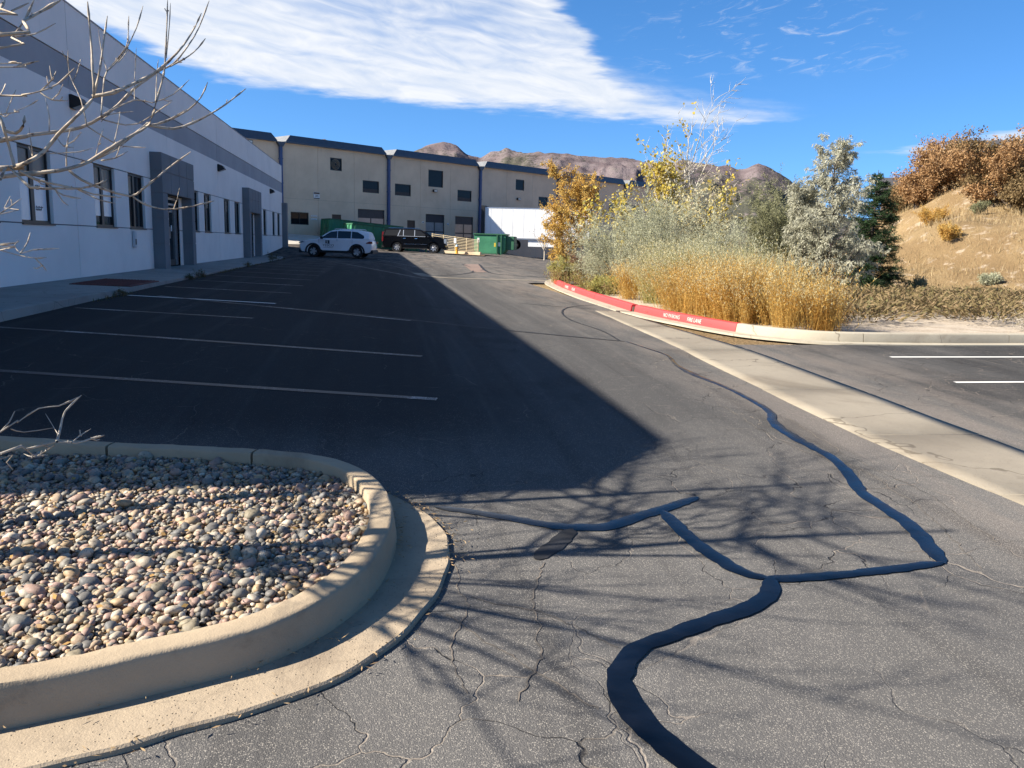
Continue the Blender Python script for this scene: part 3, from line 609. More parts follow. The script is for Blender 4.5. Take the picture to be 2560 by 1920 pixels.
BLACK = mat('black metal', (.012, .012, .013), .5, (.02, .02, .02), 8)
def glass_mat(name, col=(.012, .014, .016), spec=.13, rough=.06):
    m, t, b, P, o = new_mat(name); setin(t, b, 'Base Color', col); setin(t, b, 'Roughness', rough); setin(t, b, 'Specular IOR Level', spec); setin(t, b, 'IOR', 1.52)
    bump(t, b, noise(t, P, 1.3, 2), .06, .02); return m
GLASS = glass_mat('dark window glass')
BLIND = mat('tan roller blind behind glass', (.17, .145, .115), .22, (.13, .112, .09), 1.2, spec=.7)
PAPER_GLARE = mat('white paper and painted window glare', (.85, .85, .84), .25, (.78, .79, .78), 3, spec=.7)  # also paints the bright reflection in the lower office panes
INK = mat('dark ink', (.05, .05, .06), .7)
ALU = mat('brushed aluminium', (.55, .55, .56), .35, (.42, .42, .44), 30, metal=.8)
XW = -7.0; ZF, ZR = .585, 6.72
JY = [5.5]+[12.23+8.72*i for i in range(6)]+[62.6]
JY = [5.5, 12.23, 20.95, 29.67, 38.39, 47.11, 55.83, 62.6]
ob = wempty('office_building', (XW, 34, ZF), 0, 'long single storey white office building with grey band, left side', 'building')
wins = []
for p0 in (10.0, 27.45, 44.85): wins += [(p0+5.55, p0+6.85), (p0+7.88, p0+9.3), (p0+12.22, p0+13.72), (p0+15.02, p0+16.6)]
wins[1] = (17.87, 19.52); wins[2] = (22.25, 23.9); wins[3] = (25.1, 26.7); wins[8] = (52.55, 54.0); wins[9] = (56.9, 58.2); wins[10] = (59.6, 61.1); wins = wins[:11]
SIL, HED = 1.78, 3.32
portals = [10.0, 27.45, 44.85]
mkw = lambda u, t, z: (XW+t, u, z)
for i in range(len(JY)-1):
    a, b = JY[i]+.012, JY[i+1]-.012
    hs_ = [(w[0], w[1], SIL, HED) for w in wins if w[0] > a and w[1] < b]
    hs_ += [(max(p+1.2, a), min(p+3.6, b), ZF-.4, 2.9) for p in portals if p+1.2 < b and p+3.6 > a]
    for (z0, z1, nm, m, tk) in ((ZF-.5, SIL-.012, 'wall_panel', WHITE, 0), (SIL+.012, HED-.012, 'wall_panel', WHITE, 0), (HED+.012, 4.83, 'wall_panel', WHITE, 0), (4.836, 5.52, 'grey_band_panel', BAND, -.012), (5.545, ZR, 'parapet_panel', WHITE, .0)):
        if z0 == SIL+.012:                      # piers between the openings
            cuts = sorted([(h[0], h[1]) for h in hs_]); e_ = [a]+[x for c in cuts for x in c]+[b]
            for c, d in zip(e_[::2], e_[1::2]):
                if d-c > .02:
                    mb = MB(); wall_holes(mb, c, d, z0, z1, [h for h in hs_ if h[2] < 1], -.3, tk, mkw)
                    mb.build('wall_pier', m, ob)
            for p in portals:
                if a < p+2.4 < b: mb = MB(); wall_holes(mb, max(a, p+1.2), min(b, p+3.6), 2.9, z1, [], -.3, tk, mkw); mb.build('lintel', m, ob)
            continue
        if z0 < SIL:
            cuts = sorted([(h[0], h[1]) for h in hs_ if h[2] < 1]); e_ = [a]+[x for c in cuts for x in c]+[b]
            for c, d in zip(e_[::2], e_[1::2]):
                if d-c > .02: mb = MB(); wall_holes(mb, c, d, z0, z1, [], -.3, tk, mkw); mb.build(nm, m, ob)
            continue
        mb = MB(); wall_holes(mb, a, b, z0, z1, hs_, -.3, tk, mkw); mb.build(nm, m, ob)
mb = MB(); wall_holes(mb, 5.52, 62.58, ZF-.5, ZR-.05, [(w[0]-.02, w[1]+.02, SIL-.02, HED+.02) for w in wins]+[(p+1.2, p+3.6, ZF-.5, 2.9) for p in portals], -.31, -.03, mkw); mb.build('joint_backing', JOINT, ob)
# end walls, chamfered near corner, roof
mb = MB(); mb.prism([(XW-.31, 5.5), (XW-.0, 5.5), (XW-1.0, 4.5), (XW-17.5, 4.5), (XW-17.5, 4.8), (XW-1.15, 4.8)], ZF-.5, ZR, 'z'); mb.build('end_wall', WHITE, ob)
mb = MB(); mb.box(XW-17.5, XW-.32, 62.3, 62.59, ZF-.5, ZR); mb.build('end_wall', WHITE, ob)
mb = MB(); mb.box(XW-17.4, XW-.33, 5.6, 62.28, 5.9, 6.05); mb.build('roof', BAND, ob)
mb = MB(); mb.box(XW-.34, XW+.015, 5.6, 62.6, ZR, ZR+.035); mb.build('parapet_cap', BAND, ob)
for i, (a, b) in enumerate(wins):
    fr = MB(); x0, x1 = XW-.14, XW-.07; w = .055
    fr.box(x0, x1, a, a+w, SIL, HED); fr.box(x0, x1, b-w, b, SIL, HED); fr.box(x0, x1, a+w, b-w, SIL, SIL+w); fr.box(x0, x1, a+w, b-w, HED-w, HED)
    mid = (a+b)/2-.03; fr.box(x0+.005, x1-.005, mid-.085, mid+.085, SIL+w, HED-w)
    f = fr.build('window', FRAME, ob)
    if i in (1, 2, 3): tag(f, label='tall office window with %s' % {1: 'white paper taped behind the glass', 2: 'tan blind above and bright lower half', 3: 'dark right pane'}[i])
    MB().box(XW-.10, XW+.03, a-.01, b+.01, SIL-.03, SIL-.002).build('sill', FRAME, f)
    zc = SIL+.98
    for (c, d) in ((a+w, mid-.085), (mid+.085, b-w)):
        MB().box(x0+.02, x0+.03, c, d, SIL+w, HED-w).build('pane', GLASS, f)
        lower = {1: PAPER_GLARE, 2: PAPER_GLARE}.get(i)
        # blind against the pane; white sheets below are paper and painted bright reflection
        if i in (1, 2) or (i == 3 and c < mid) or (i in (5, 6) and c > mid):
            MB().box(x0+.031, x0+.036, c+.01, d-.01, zc, HED-w-.005).build('blind', BLIND, f)
        if i in (1, 2): MB().box(x0+.031, x0+.036, c+.015, d-.015, SIL+w+(.01 if i == 1 else .22), zc-.015).build('paper_glare_sheet', PAPER_GLARE, f)
    if i == 1:
        for k, (yy, zz, ww) in enumerate(((19.02, 2.55, .26), (18.98, 2.50, .16), (19.05, 2.12, .38), (19.0, 2.07, .30))):
            s_ = MB(); pts = [(x0+.04, yy-ww/2+ww*t, zz+.028*math.sin(t*38+k)*math.sin(t*9+k*2)) for t in np.linspace(0, 1, 40)]; s_.tube(pts, .004, 4); s_.build('handwriting', INK, f)
# entrance portals
def portal(y0, w=4.5, door=True):
    x1 = XW+.345; top = 4.13
    zs = [ZF-.1, 1.33, 2.12, 2.9, 3.56, top]
    g = .012
    for k in range(5):
        z0, z1 = zs[k]+(g if k else 0), zs[k+1]
        if k < 3:
            MB().box(XW-.06, x1, y0, y0+.62, z0, z1).build('portal_block', PORT, ob, .012)
            MB().box(XW-.06, x1, y0+w-.5, y0+w, z0, z1).build('portal_block', PORT, ob, .012)
        else:
            ys = np.linspace(y0, y0+w, 5)
            for j in range(4): MB().box(XW-.02, x1+(.0 if 0 < j < 3 else 0), ys[j]+(g if j else 0), ys[j+1], z0, z1).build('portal_block', PORT, ob, .012)
    MB().box(XW-.05, x1-.02, y0+.02, y0+.6, ZF-.1, top-.02).build('portal_core', JOINT, ob); MB().box(XW-.05, x1-.02, y0+w-.48, y0+w-.02, ZF-.1, top-.02).build('portal_core', JOINT, ob)
    MB().box(XW-.01, x1-.02, y0+.6, y0+w-.48, 2.92, top-.02).build('portal_core', JOINT, ob)
    if door:
        dr = MB(); d0, d1 = y0+1.25, y0+3.55; xx = XW-.12
        for a, b, c, d in ((d0, d0+.07, ZF, 2.88), (d1-.07, d1, ZF, 2.88), (d0, d1, 2.80, 2.88), (d0+.07, d1-.07, 2.62, 2.68), (d1-1.2, d1-1.13, ZF, 2.62), (d1-.25, d1-.19, ZF, 2.62)): dr.box(xx-.04, xx+.04, a, b, c, d)
        D = dr.build('entrance_door', ALU, ob)
        MB().box(xx-.012, xx, d0+.05, d1-.05, ZF+.02, 2.82).build('pane', GLASS, D)
        MB().box(xx+.004, xx+.05, d1-1.05, d1-1.02, 1.5, 1.9).build('handle', ALU, D)
        MB().box(xx+.004, xx+.02, d1-1.2, d1-.2, ZF, ZF+.2).build('kick_plate', BLACK, D)
        return D, xx, d1
for i, p in enumerate(portals):
    D, xx, d1 = portal(p)
    if i == 1:
        M = Matrix.Translation((xx+.012, d1-.68, 2.45)) @ Matrix.Rotation(R(90), 4, 'Z') @ Matrix.Rotation(R(90), 4, 'X')
        text_obj('suite_number', '5017', .24, M, PAPER_GLARE, D)
        MB().box(xx+.004, xx+.010, d1-.75, d1-.62, 1.75, 1.95).build('notice', PAPER_GLARE, D)
MB().box(XW-.02, XW+.345, 62.3, 62.98, ZF-.1, 4.13).build('corner_pilaster', PORT, ob, .012)
for z in (1.33, 2.12, 2.9, 3.56): MB().box(XW+.30, XW+.349, 62.294, 62.99, z-.008, z+.008).build('pilaster_joint', JOINT, ob)
mt = empty('electric_meter', (XW+.01, 25.32, 1.22), 0, 'small pale meter box fixed under third office window', 'meter box')
MB().box(0, .07, -.10, .10, .02, .48).build('cover', mat('pale grey plastic', (.55, .55, .55), .5), mt, .01); MB().box(.068, .075, -.06, .05, .10, .26).build('display_window', BLACK, mt); MB().tube([(.03, .12, 0), (.03, .12, .3)], .012, 6).build('conduit', ALU, mt)

# wall lights (wedge shaped fixtures)
for i, y in enumerate((21.05, 38.55, 55.95)):
    wl_ = empty('wall_light', (XW+.002, y, 4.42), 0, ['black wedge wall light above nearest windows, behind bare twigs', 'black wedge wall light between the two office entrances', 'black wedge wall light beyond the second office entrance'][i], 'wall light', 'wall lights of the white office')
    MB().prism([(0, .0), (.05, .0), (.30, .10), (.22, .24), (.06, .30), (0, .30)], -.2, .2, 'y').build('housing', BLACK, wl_, .012)
    MB().prism([(.06, -.004), (.28, .09), (.27, .10), (.06, .006)], -.17, .17, 'y').build('lens', mat('frosted lens', (.25, .26, .27), .3), wl_)

# sidewalk with kerb
def walk_z(y): return ZF-.02
sw = MB().box(XW-.3, -5.22, 6.2, 66, .2, ZF-.06).build('sidewalk', JOINT); tag(sw, kind='structure')
ys = np.linspace(6.2, 66, 22)
RAMP = (18.1, 20.4)
for a, b in zip(ys[:-1], ys[1:]):
    V = []; 
    mb = MB(); z0, z1 = ZF-.015, ZF-.055
    mb.add([(XW+.02, a+.006, z0), (-5.3, a+.006, z1), (-5.3, b-.006, z1), (XW+.02, b-.006, z0), (XW+.02, a+.006, .3), (-5.3, a+.006, .3), (-5.3, b-.006, .3), (XW+.02, b-.006, .3)], [(0, 1, 2, 3), (7, 6, 5, 4), (0, 4, 5, 1), (1, 5, 6, 2), (2, 6, 7, 3), (3, 7, 4, 0)])
    mb.build('sidewalk_slab', WALK, sw, .008, seg=1)
kp = np.stack([np.full(240, -5.14), np.linspace(66, 6.2, 240)], 1)[::-1]
for a, b in zip(np.linspace(6.2, 66, 15)[:-1], np.linspace(6.2, 66, 15)[1:]):
    mb = MB(); mb.prism([(-5.294, .1), (-5.294, ZF-.055), (-5.17, ZF-.058), (-5.145, ZF-.07), (-5.12, .1)], a+.005, b-.005, 'y'); mb.build('kerb_section', WALK, sw)
pad = MB(); x0, x1, y0, y1 = -6.35, -5.16, 18.3, 20.6; z0, z1 = ZF-.014, ZF-.04
pad.add([(x0, y0, z0), (x1, y0, z1), (x1, y1, z1), (x0, y1, z0), (x0, y0, z0-.03), (x1, y0, z1-.03), (x1, y1, z1-.03), (x0, y1, z0-.03)], [(0, 1, 2, 3), (0, 4, 5, 1), (1, 5, 6, 2), (2, 6, 7, 3), (3, 7, 4, 0)])
BRICK = mat('red tactile paving', (.17, .045, .032), .85, (.11, .032, .025), 5, bmp=(70, .5, .01))
pd = pad.build('tactile_pad', BRICK); tag(pd, 'dark red tactile paving pad in the sidewalk edge', 'tactile paving')
dm = []; 
gx, gy = np.meshgrid(np.arange(x0+.05, x1-.03, .07), np.arange(y0+.05, y1-.03, .07)); gx, gy = gx.ravel(), gy.ravel(); zz = z0+(gx-x0)/(x1-x0)*(z1-z0)
base = np.array([(math.cos(k*math.pi/3)*r, math.sin(k*math.pi/3)*r, h) for r, h in ((.022, 0), (.012, .012)) for k in range(6)]); f_ = np.array([(k, (k+1) % 6, 6+(k+1) % 6, 6+k) for k in range(6)])
V = (np.stack([gx, gy, zz], 1)[:, None]+base[None]).reshape(-1, 3); F = (np.arange(len(gx))[:, None, None]*12+f_[None]).reshape(-1, 4); Ft = np.arange(len(gx))[:, None]*12+np.arange(6, 12)[None]
tag(np_obj('domes', V, [F, Ft], BRICK, pd), kind='stuff')

# ---------------------------------------------------------------- beige warehouse
BEIGE = wall_paint('beige wall paint', (.70, .545, .385), (.61, .47, .33), .5)
NAVY = mat('navy fascia metal', (.030, .047, .075), .45, (.04, .06, .09), 3, spec=.5)
BLUE = mat('blue downspout paint', (.035, .075, .19), .45, (.03, .06, .15), 3)
GALV = mat('pale galvanised metal', (.17, .175, .18), .5, (.12, .125, .13), 5)
DOORM = mat('charcoal dock door', (.035, .036, .04), .5, (.045, .045, .05), 4)
PGLASS = mat('pane with painted reflection', (.34, .34, .33), .12, (.27, .275, .27), 1.5, spec=.7)  # pale colour paints the white trailer mirrored in the glass
BROWN = mat('brown door paint', (.07, .045, .032), .5, (.055, .036, .026), 3)
RZB = math.atan2(BD[1], BD[0])
wb = empty('warehouse', (*BP, 0), RZB, 'long two storey beige warehouse with navy fascia behind the cars', 'building')   # local: x along the front, y into the building
edges = [-36.6, -32.4, -28.4, -24.35, -20.6, -16.7, -12.8, -8.75, -4.7, -.55, 3.63, 7.89, 12.3, 16.6, 21.2, 25.8, 30., 34.2, 38.4]
dspt = [-36.6, -24.35, -12.8, -.55, 12.3, 25.8, 38.4]
BW = [(-19.3, -18.05, 7.7, 8.8), (-15.75, -13.85, 6.0, 7.1), (-23.4, -21.6, 2.82, 3.88), (-11.95, -9.97, 5.97, 7.07), (-7.72, -5.75, 7.07, 8.72), (-3.72, -1.7, 5.9, 7.03), (5.08, 6.48, 7.58, 8.73), (18.9, 20.3, 7.1, 8.8), (9.0, 10.6, 6.0, 7.1), (14.0, 15.8, 6.0, 7.1), (22.5, 24.3, 6.0, 7.1), (27.5, 29.3, 6, 7.1)]
PD = [(-19.16, -18.16, 1.7, 3.85), (-10.4, -9.4, 1.5, 3.68)]
DD = [(-16.3, -13.2, 1.6, 4.48), (-8.02, -5.5, 1.4, 4.39), (-3.98, -1.4, 1.2, 4.34)]
mkb = lambda u, t, z: (u, t, z)
for a, b in zip(edges[:-1], edges[1:]):
    hh = [h for h in BW+PD+DD if h[0] > a-.3 and h[1] < b+.3]
    for z0, z1 in ((-.5, 5.0), (5.012, 9.56)):
        mb = MB(); wall_holes(mb, a+.010, b-.010, z0, z1, hh, 0, .25, mkb); mb.build('wall_panel', BEIGE, wb)
mb = MB(); wall_holes(mb, edges[0]+.01, edges[-1]-.01, -.5, 9.5, BW+PD+DD, .03, .26, mkb); mb.build('joint_backing', JOINT, wb)
MB().box(edges[0], edges[-1], .3, 30, 9.15, 9.28).build('roof', GALV, wb)
for x in (edges[0], edges[-1]-.25): MB().box(x, x+.25, .27, 30, -.5, 9.5).build('end_wall', BEIGE, wb)
for i, (a, b, c, d) in enumerate(BW):
    w = .06; fr = MB()
    for q in ((a, a+w, c, d), (b-w, b, c, d), (a+w, b-w, c, c+w), (a+w, b-w, d-w, d)): fr.box(q[0], q[1], .05, .14, q[2], q[3])
    if i == 2: fr.box((a+b)/2-.02, (a+b)/2+.02, .05, .14, c+w, d-w)
    f = fr.build('window', FRAME, wb); MB().box(a+w/2, b-w/2, .10, .115, c+w/2, d-w/2).build('pane', GLASS, f)
    if i in (1, 3, 5): MB().box(a+w, b-w, .08, .098, c+w, c+(d-c)*.33).build('lower_panel', BLACK, f)
    if i == 0:
        TANP = mat('tan round pattern', (.16, .125, .085), .5)
        for rr in (.16, .30, .42): mb = MB(); mb.tube([((a+b)/2+rr*math.cos(t), .092, (c+d)/2+rr*math.sin(t)) for t in np.linspace(0, 2*math.pi, 33)], .045, 5, False); mb.build('round_grille', TANP, f)
for (a, b, c, d) in PD:
    f = MB().box(a, b, .08, .13, c, d).build('door', BROWN, wb); MB().box(b-.15, b-.08, .05, .08, c+1.0, c+1.06).build('handle', ALU, f)
for (a, b, c, d) in DD:
    f = MB().box(a, b, .12, .16, c, d).build('dock_door', DOORM, wb); h = (b-a)/2
    tag(f, label='charcoal dock door with pale panes')
    for s in (0, 1):
        u0_, u1_ = a+h*s+.07, a+h*(s+1)-.07
        MB().box(u0_, u1_, .105, .119, d-1.66, d-.8).build('pane', PGLASS, f); MB().box(u0_, u1_, .105, .119, d-2.12, d-1.78).build('pane', PGLASS, f)
for a, b in zip(dspt[:-1], dspt[1:]):
    x0, x1 = a+.42, b-.42; y0 = -.32
    mb = MB(); zb, zt = 9.565, 10.22; ca = .48
    mb.add([(x0, y0, zb), (x1, y0, zb), (x1, y0, zb+.12), (x1-ca, y0+.12, zt), (x0+ca, y0+.12, zt), (x0, y0, zb+.12),
            (x0, .0, zb), (x1, .0, zb), (x1, .5, zb+.12), (x1-ca, .5, zt), (x0+ca, .5, zt), (x0, .5, zb+.12)],
           [(0, 1, 2, 3, 4, 5), (11, 10, 9, 8, 7, 6), (0, 6, 7, 1), (1, 7, 8, 2), (3, 9, 10, 4), (5, 11, 6, 0)])
    mb.build('fascia', NAVY, wb)
    for (xa, xb) in ((x0, x0+ca), (x1, x1-ca)):
        mb = MB(); mb.add([(xa, y0+.01, zb+.12), (xb, y0+.13, zt), (xb, 2.6, zt), (xa, 2.6, zb+.12), (xa, 2.6, 9.28), (xa, .26, 9.28), (xa, .26, zb)], [(0, 1, 2, 3), (0, 3, 4, 5, 6)]); mb.build('fascia_return', GALV, wb)
    MB().box(x0+ca, x1-ca, .51, 2.6, 10.12, 10.2).build('fascia_top', GALV, wb)
for x in dspt[1:-1]:
    dsp = MB(); dsp.prism([(x-.42, 9.60), (x+.42, 9.60), (x+.15, 9.2), (x-.15, 9.2)], -.3, -.02, 'y'); D = dsp.build('rain_collector', NAVY, wb, .01)
    MB().box(x-.13, x+.13, -.24, -.03, 1.2, 9.22).build('downspout', BLUE, wb, .01)
    for z in (3.5, 6.2, 8.2): MB().box(x-.17, x+.17, -.26, -.005, z, z+.06).build('downspout_strap', BLUE, wb)
SIGNW = mat('white sign enamel', (.70, .69, .66), .5); SIGNR = mat('red sign print', (.35, .05, .04), .5)
def sign_frame(name, u, z, w, h, label, rows, head=None):
    e = empty(name, (*bw(u, .03)[:2], z), RZB, label, 'sign')
    MB().box(-w/2, w/2, -.02, .02, 0, h).build('plate', SIGNW, e)
    if head: MB().box(-w/2+.02, w/2-.02, -.026, -.021, h*.74, h-.02).build('header', head, e); MB().box(-w/2+.02, w/2-.02, -.026, -.021, .02, h*.16).build('footer', head, e)
    for k, (ra, rb, rz, rh) in enumerate(rows): MB().box(ra*w, rb*w, -.026, -.021, rz*h, (rz+rh)*h).build('print_line', INK, e)
sign_frame('parking_sign', -20.78, 5.1, .62, .58, 'brown and white notice high on beige wall', [(-.3, .3, .56, .05), (-.2, .2, .44, .06), (-.33, .33, .32, .05)], mat('dark brown sign print', (.06, .03, .025), .5))
sign_frame('notice_plate', -21.08, 3.56, .6, .13, 'upper of two small white plates beside ground floor window', [(-.4, .4, .4, .15)])
sign_frame('notice_plate', -21.08, 3.28, .6, .13, 'lower of two small white plates beside ground floor window', [(-.4, .3, .4, .15)])
sign_frame('unit_number_plate', -8.4, 3.45, .3, .2, 'tiny pale unit plate left of the middle dock door', [(-.3, .3, .3, .3)])
sign_frame('unit_number_plate', -5.05, 3.4, .3, .2, 'tiny pale unit plate right of the middle dock door', [(-.3, .3, .3, .3)])
LENS = mat('pale lamp lens', (.6, .6, .55), .3)
for u, z, lb in ((-6.92, 6.58, 'bronze wall light under the large dark warehouse window'), (5.5, 6.5, 'bronze wall light under the small warehouse window over the trailer'), (-27.2, 9.2, 'small floodlight under the fascia at the near warehouse end')):
    e = empty('wall_light', (*bw(u, .02)[:2], z), RZB, lb, 'wall light', 'wall lights of the beige warehouse'); MB().box(-.25, .25, -.22, 0, 0, .24).build('housing', FRAME, e, .02); MB().box(-.19, .19, -.236, -.222, .03, .19).build('lens', LENS, e)
hv = empty('rooftop_unit', (*bw(-13.4, -9)[:2], 9.28), RZB, 'pale ribbed air handling unit on the warehouse roof', 'rooftop unit')
MB().box(-1.6, 1.6, -1.2, 1.2, 0, 1.75).build('casing', GALV, hv, .03)
for k in range(14): MB().box(-1.5+k*.22, -1.38+k*.22, -1.25, -1.2, .2, 1.6).build('louvre', mat('green grey louvre', (.25, .28, .26), .5) if k == 0 else bpy.data.materials['green grey louvre'], hv)

# pale drive below the warehouse and the low retaining wall at its end
def bgrid(name, u0_, u1_, o0, o1, m, dz):
    us = np.linspace(u0_, u1_, 30); os_ = np.linspace(o0, o1, 20); U, O = np.meshgrid(us, os_, indexing='ij'); X = BP[0]+BD[0]*U+BN[0]*O; Y = BP[1]+BD[1]*U+BN[1]*O
    V = np.stack([X, Y, lot(X, Y)+dz], -1).reshape(-1, 3); F = np.array([(i*20+j, (i+1)*20+j, (i+1)*20+j+1, i*20+j+1) for i in range(29) for j in range(19)]); return np_obj(name, V, F[:, ::-1], m)
tag(bgrid('concrete_drive', -38, -17.5, .3, 8.2, LIGHTC, .02), kind='structure')
rw = MB().box(-8.5, -2.6, 63.6, 63.85, .3, 1.02).build('retaining_wall', concrete('weathered retaining wall', (.30, .26, .21), (.22, .19, .15)), None, .015); tag(rw, 'low concrete retaining wall behind the white car', 'wall')
# ---------------------------------------------------------------- vehicles
def car_paint(name, col, coat=.6, rough=.35):
    m, t, b, P, o = new_mat(name); setin(t, b, 'Base Color', mixc(t, rng_(t, noise(t, P, 1.2, 4), .4, .7), col, tuple(x*.9 for x in col))); setin(t, b, 'Roughness', rough)
    setin(t, b, 'Specular IOR Level', .3 if col[0] > .1 else .12); setin(t, b, 'Coat Weight', coat); setin(t, b, 'Coat Roughness', .05); return m
TYRE = mat('tyre rubber', (.012, .012, .012), .85, (.02, .02, .02), 10)
CLAD = mat('black plastic cladding', (.012, .012, .013), .6, (.018, .018, .018), 12)
RIM = mat('silver alloy', (.50, .50, .51), .3, (.40, .40, .41), 8, metal=.6); CHROME = mat('chrome', (.75, .75, .76), .12, metal=1.)
CGLASS = glass_mat('tinted car glass', (.004, .004, .005), .5, .03); LAMPW = glass_mat('headlamp glass', (.25, .27, .29), .8, .08); LAMPR = glass_mat('red tail lamp', (.16, .012, .012), .8, .08)
def arc(cx, cz, r, a0, a1, n): return [(cx+r*math.cos(t), cz+r*math.sin(t)) for t in np.linspace(a0, a1, n)]
def car(name, loc, heading, label, group, P, paint):
    """P: profile numbers; local x forward, y left, z up"""
    e = empty(name, loc, heading, label, 'car', group)
    hw = P['w']/2; ra = P['arch']; fx, rx = P['axles']; zw = P['wheel']/2; sill = P['sill']
    d = math.asin(min(1, (sill-zw)/ra)) if abs(sill-zw) < ra else 0
    low = list(P['front'])+list(P['hood'])+list(P['belt'])+list(P['rear'])
    bot = [(low[-1][0]+.35, sill)]+arc(rx, zw, ra, math.pi-d, d, 13)+arc(fx, zw, ra, math.pi-d, d, 13)+[(low[0][0]-.28, sill)]
    outline = low+bot
    bm = bmesh.new()
    def yk(x, z):          # plan taper at nose and tail, slight tuck of sill and shoulder
        t = max(0, (x-P['nose'])/(low[1][0]-P['nose'])) if x > P['nose'] else (max(0, (P['tail']-x)/(P['tail']-P['rear'][1][0])) if x < P['tail'] else 0)
        return hw*(1-.13*t*t)*(1-.035*max(0, (z-.85)/.4))*(1-.03*max(0, (.45-z)/.25))
    rows = []
    for s in (-1, -.72, 0, .72, 1):
        rows.append([bm.verts.new((x-(.07*s*s if x > P['nose'] else (-.06*s*s if x < P['tail'] else 0)), s*yk(x, z), z)) for x, z in outline])
    n = len(outline)
    for a, b in zip(rows[:-1], rows[1:]):
        for i in range(n): bm.faces.new((a[i], a[(i+1) % n], b[(i+1) % n], b[i]))
    bm.faces.new(rows[0][::-1]); bm.faces.new(rows[-1])
    bmesh.ops.recalc_face_normals(bm, faces=bm.faces)
    ed = [x for x in bm.edges if len(x.link_faces) == 2 and x.calc_face_angle(0) > .9]
    bmesh.ops.bevel(bm, geom=ed, offset=.035, segments=3, affect='EDGES', clamp_overlap=True)
    for f in bm.faces: f.smooth = True
    for x in bm.edges:
        if len(x.link_faces) == 2 and x.calc_face_angle(0) > R(38): x.smooth = False
    me = bpy.data.meshes.new('body'); bm.to_mesh(me); bm.free(); me.materials.append(paint); bo = bpy.data.objects.new('body', me); COL.objects.link(bo); adopt(bo, e)
    # cabin
    cab = P['cabin']; zb = min(z for x, z in cab); zt = max(z for x, z in cab); tw = P['roofw']/2
    yc = lambda z: hw*.955+(tw-hw*.955)*((z-zb)/(zt-zb))
    bm = bmesh.new(); rows = [[bm.verts.new((x, s*yc(z), z+(.02 if s == 0 and z > zt-.15 else 0))) for x, z in cab] for s in (-1, 0, 1)]; n = len(cab)
    for a, b in zip(rows[:-1], rows[1:]):
        for i in range(n): bm.faces.new((a[i], a[(i+1) % n], b[(i+1) % n], b[i]))
    bm.faces.new(rows[0][::-1]); bm.faces.new(rows[-1]); bmesh.ops.recalc_face_normals(bm, faces=bm.faces)
    bmesh.ops.bevel(bm, geom=[x for x in bm.edges if len(x.link_faces) == 2 and x.calc_face_angle(0) > .5], offset=.04, segments=3, affect='EDGES', clamp_overlap=True)
    for f in bm.faces: f.smooth = True
    for x in bm.edges:
        if len(x.link_faces) == 2 and x.calc_face_angle(0) > R(38): x.smooth = False
    me = bpy.data.meshes.new('cabin'); bm.to_mesh(me); bm.free(); me.materials.append(paint); co = bpy.data.objects.new('cabin', me); COL.objects.link(co); adopt(co, e)
    def side_plate(nm, poly, m, s, lift=.008, parent=e, yf=None, thick=.012):
        yf = yf or yc; k = len(poly); V = [(x, s*(yf(z)+lift), z) for x, z in poly]+[(x, s*(yf(z)+lift-thick), z) for x, z in poly]
        mb = MB(); mb.add(V, [tuple(range(k)), tuple(range(2*k-1, k-1, -1))]+[(i, i+k, (i+1) % k+k, (i+1) % k) for i in range(k)]); return mb.build(nm, m, parent)
    for s in (1, -1):
        for poly in P['glass']: w_ = side_plate('side_window', poly, CGLASS, s)
        for poly in P.get('trim', []): side_plate('window_trim', poly, CHROME, s, .010)
    # windscreen and rear screen follow the sloping cabin ends
    for nm, (a, b) in (('windscreen', P['ws']), ('rear_window', P['rs'])):
        nx, nz = (b[1]-a[1]), -(b[0]-a[0]); l = math.hypot(nx, nz); sg = 1 if nm == 'windscreen' else -1; nx, nz = -nx/l*sg*-1, -nz/l*sg*-1
        mb = MB(); mb.add([(a[0]+nx*.012, -yc(a[1])*.9, a[1]+nz*.012), (a[0]+nx*.012, yc(a[1])*.9, a[1]+nz*.012), (b[0]+nx*.012, yc(b[1])*.88, b[1]+nz*.012), (b[0]+nx*.012, -yc(b[1])*.88, b[1]+nz*.012)], [(0, 1, 2, 3)]); mb.build(nm, CGLASS, e)
    # wheels, arches, sills
    for ax_ in (fx, rx):
        for s in (1, -1):
            T = Matrix.Translation((ax_, s*(hw-.135), zw)) @ Matrix.Rotation(-s*R(90), 4, 'X')
            w = MB(T).lathe([(zw*.62, -.10), (zw*.93, -.105), (zw*.985, -.08), (zw, -.03), (zw, .03), (zw*.985, .08), (zw*.93, .105), (zw*.66, .10), (zw*.64, .06), (zw*.62, -.06)], 28).build('wheel', TYRE, e, smooth=True)
            MB(T).lathe([(.001, -.03), (zw*.60, -.03), (zw*.63, .02), (zw*.63, .10), (zw*.595, .10), (zw*.58, .03), (.001, .02)], 24).build('rim_barrel', CLAD if P['dark'] else RIM, w, smooth=True)
            for k in range(P['spokes']):
                Tk = T @ Matrix.Rotation(k*2*math.pi/P['spokes']+.3, 4, 'Z'); mb = MB(Tk); sw_ = P['spokew']
                mb.add([(-sw_*.45, 0, .075), (sw_*.45, 0, .075), (sw_, zw*.60, .092), (-sw_, zw*.60, .092), (-sw_*.45, 0, .04), (sw_*.45, 0, .04), (sw_, zw*.60, .055), (-sw_, zw*.60, .055)], [(0, 1, 2, 3), (4, 7, 6, 5), (0, 4, 5, 1), (1, 5, 6, 2), (2, 6, 7, 3), (3, 7, 4, 0)]); mb.build('spoke', RIM, w)
            MB(T).lathe([(.06, .05), (.06, .088), (.05, .096), (.001, .098)], 12).build('hub_cap', RIM, w)
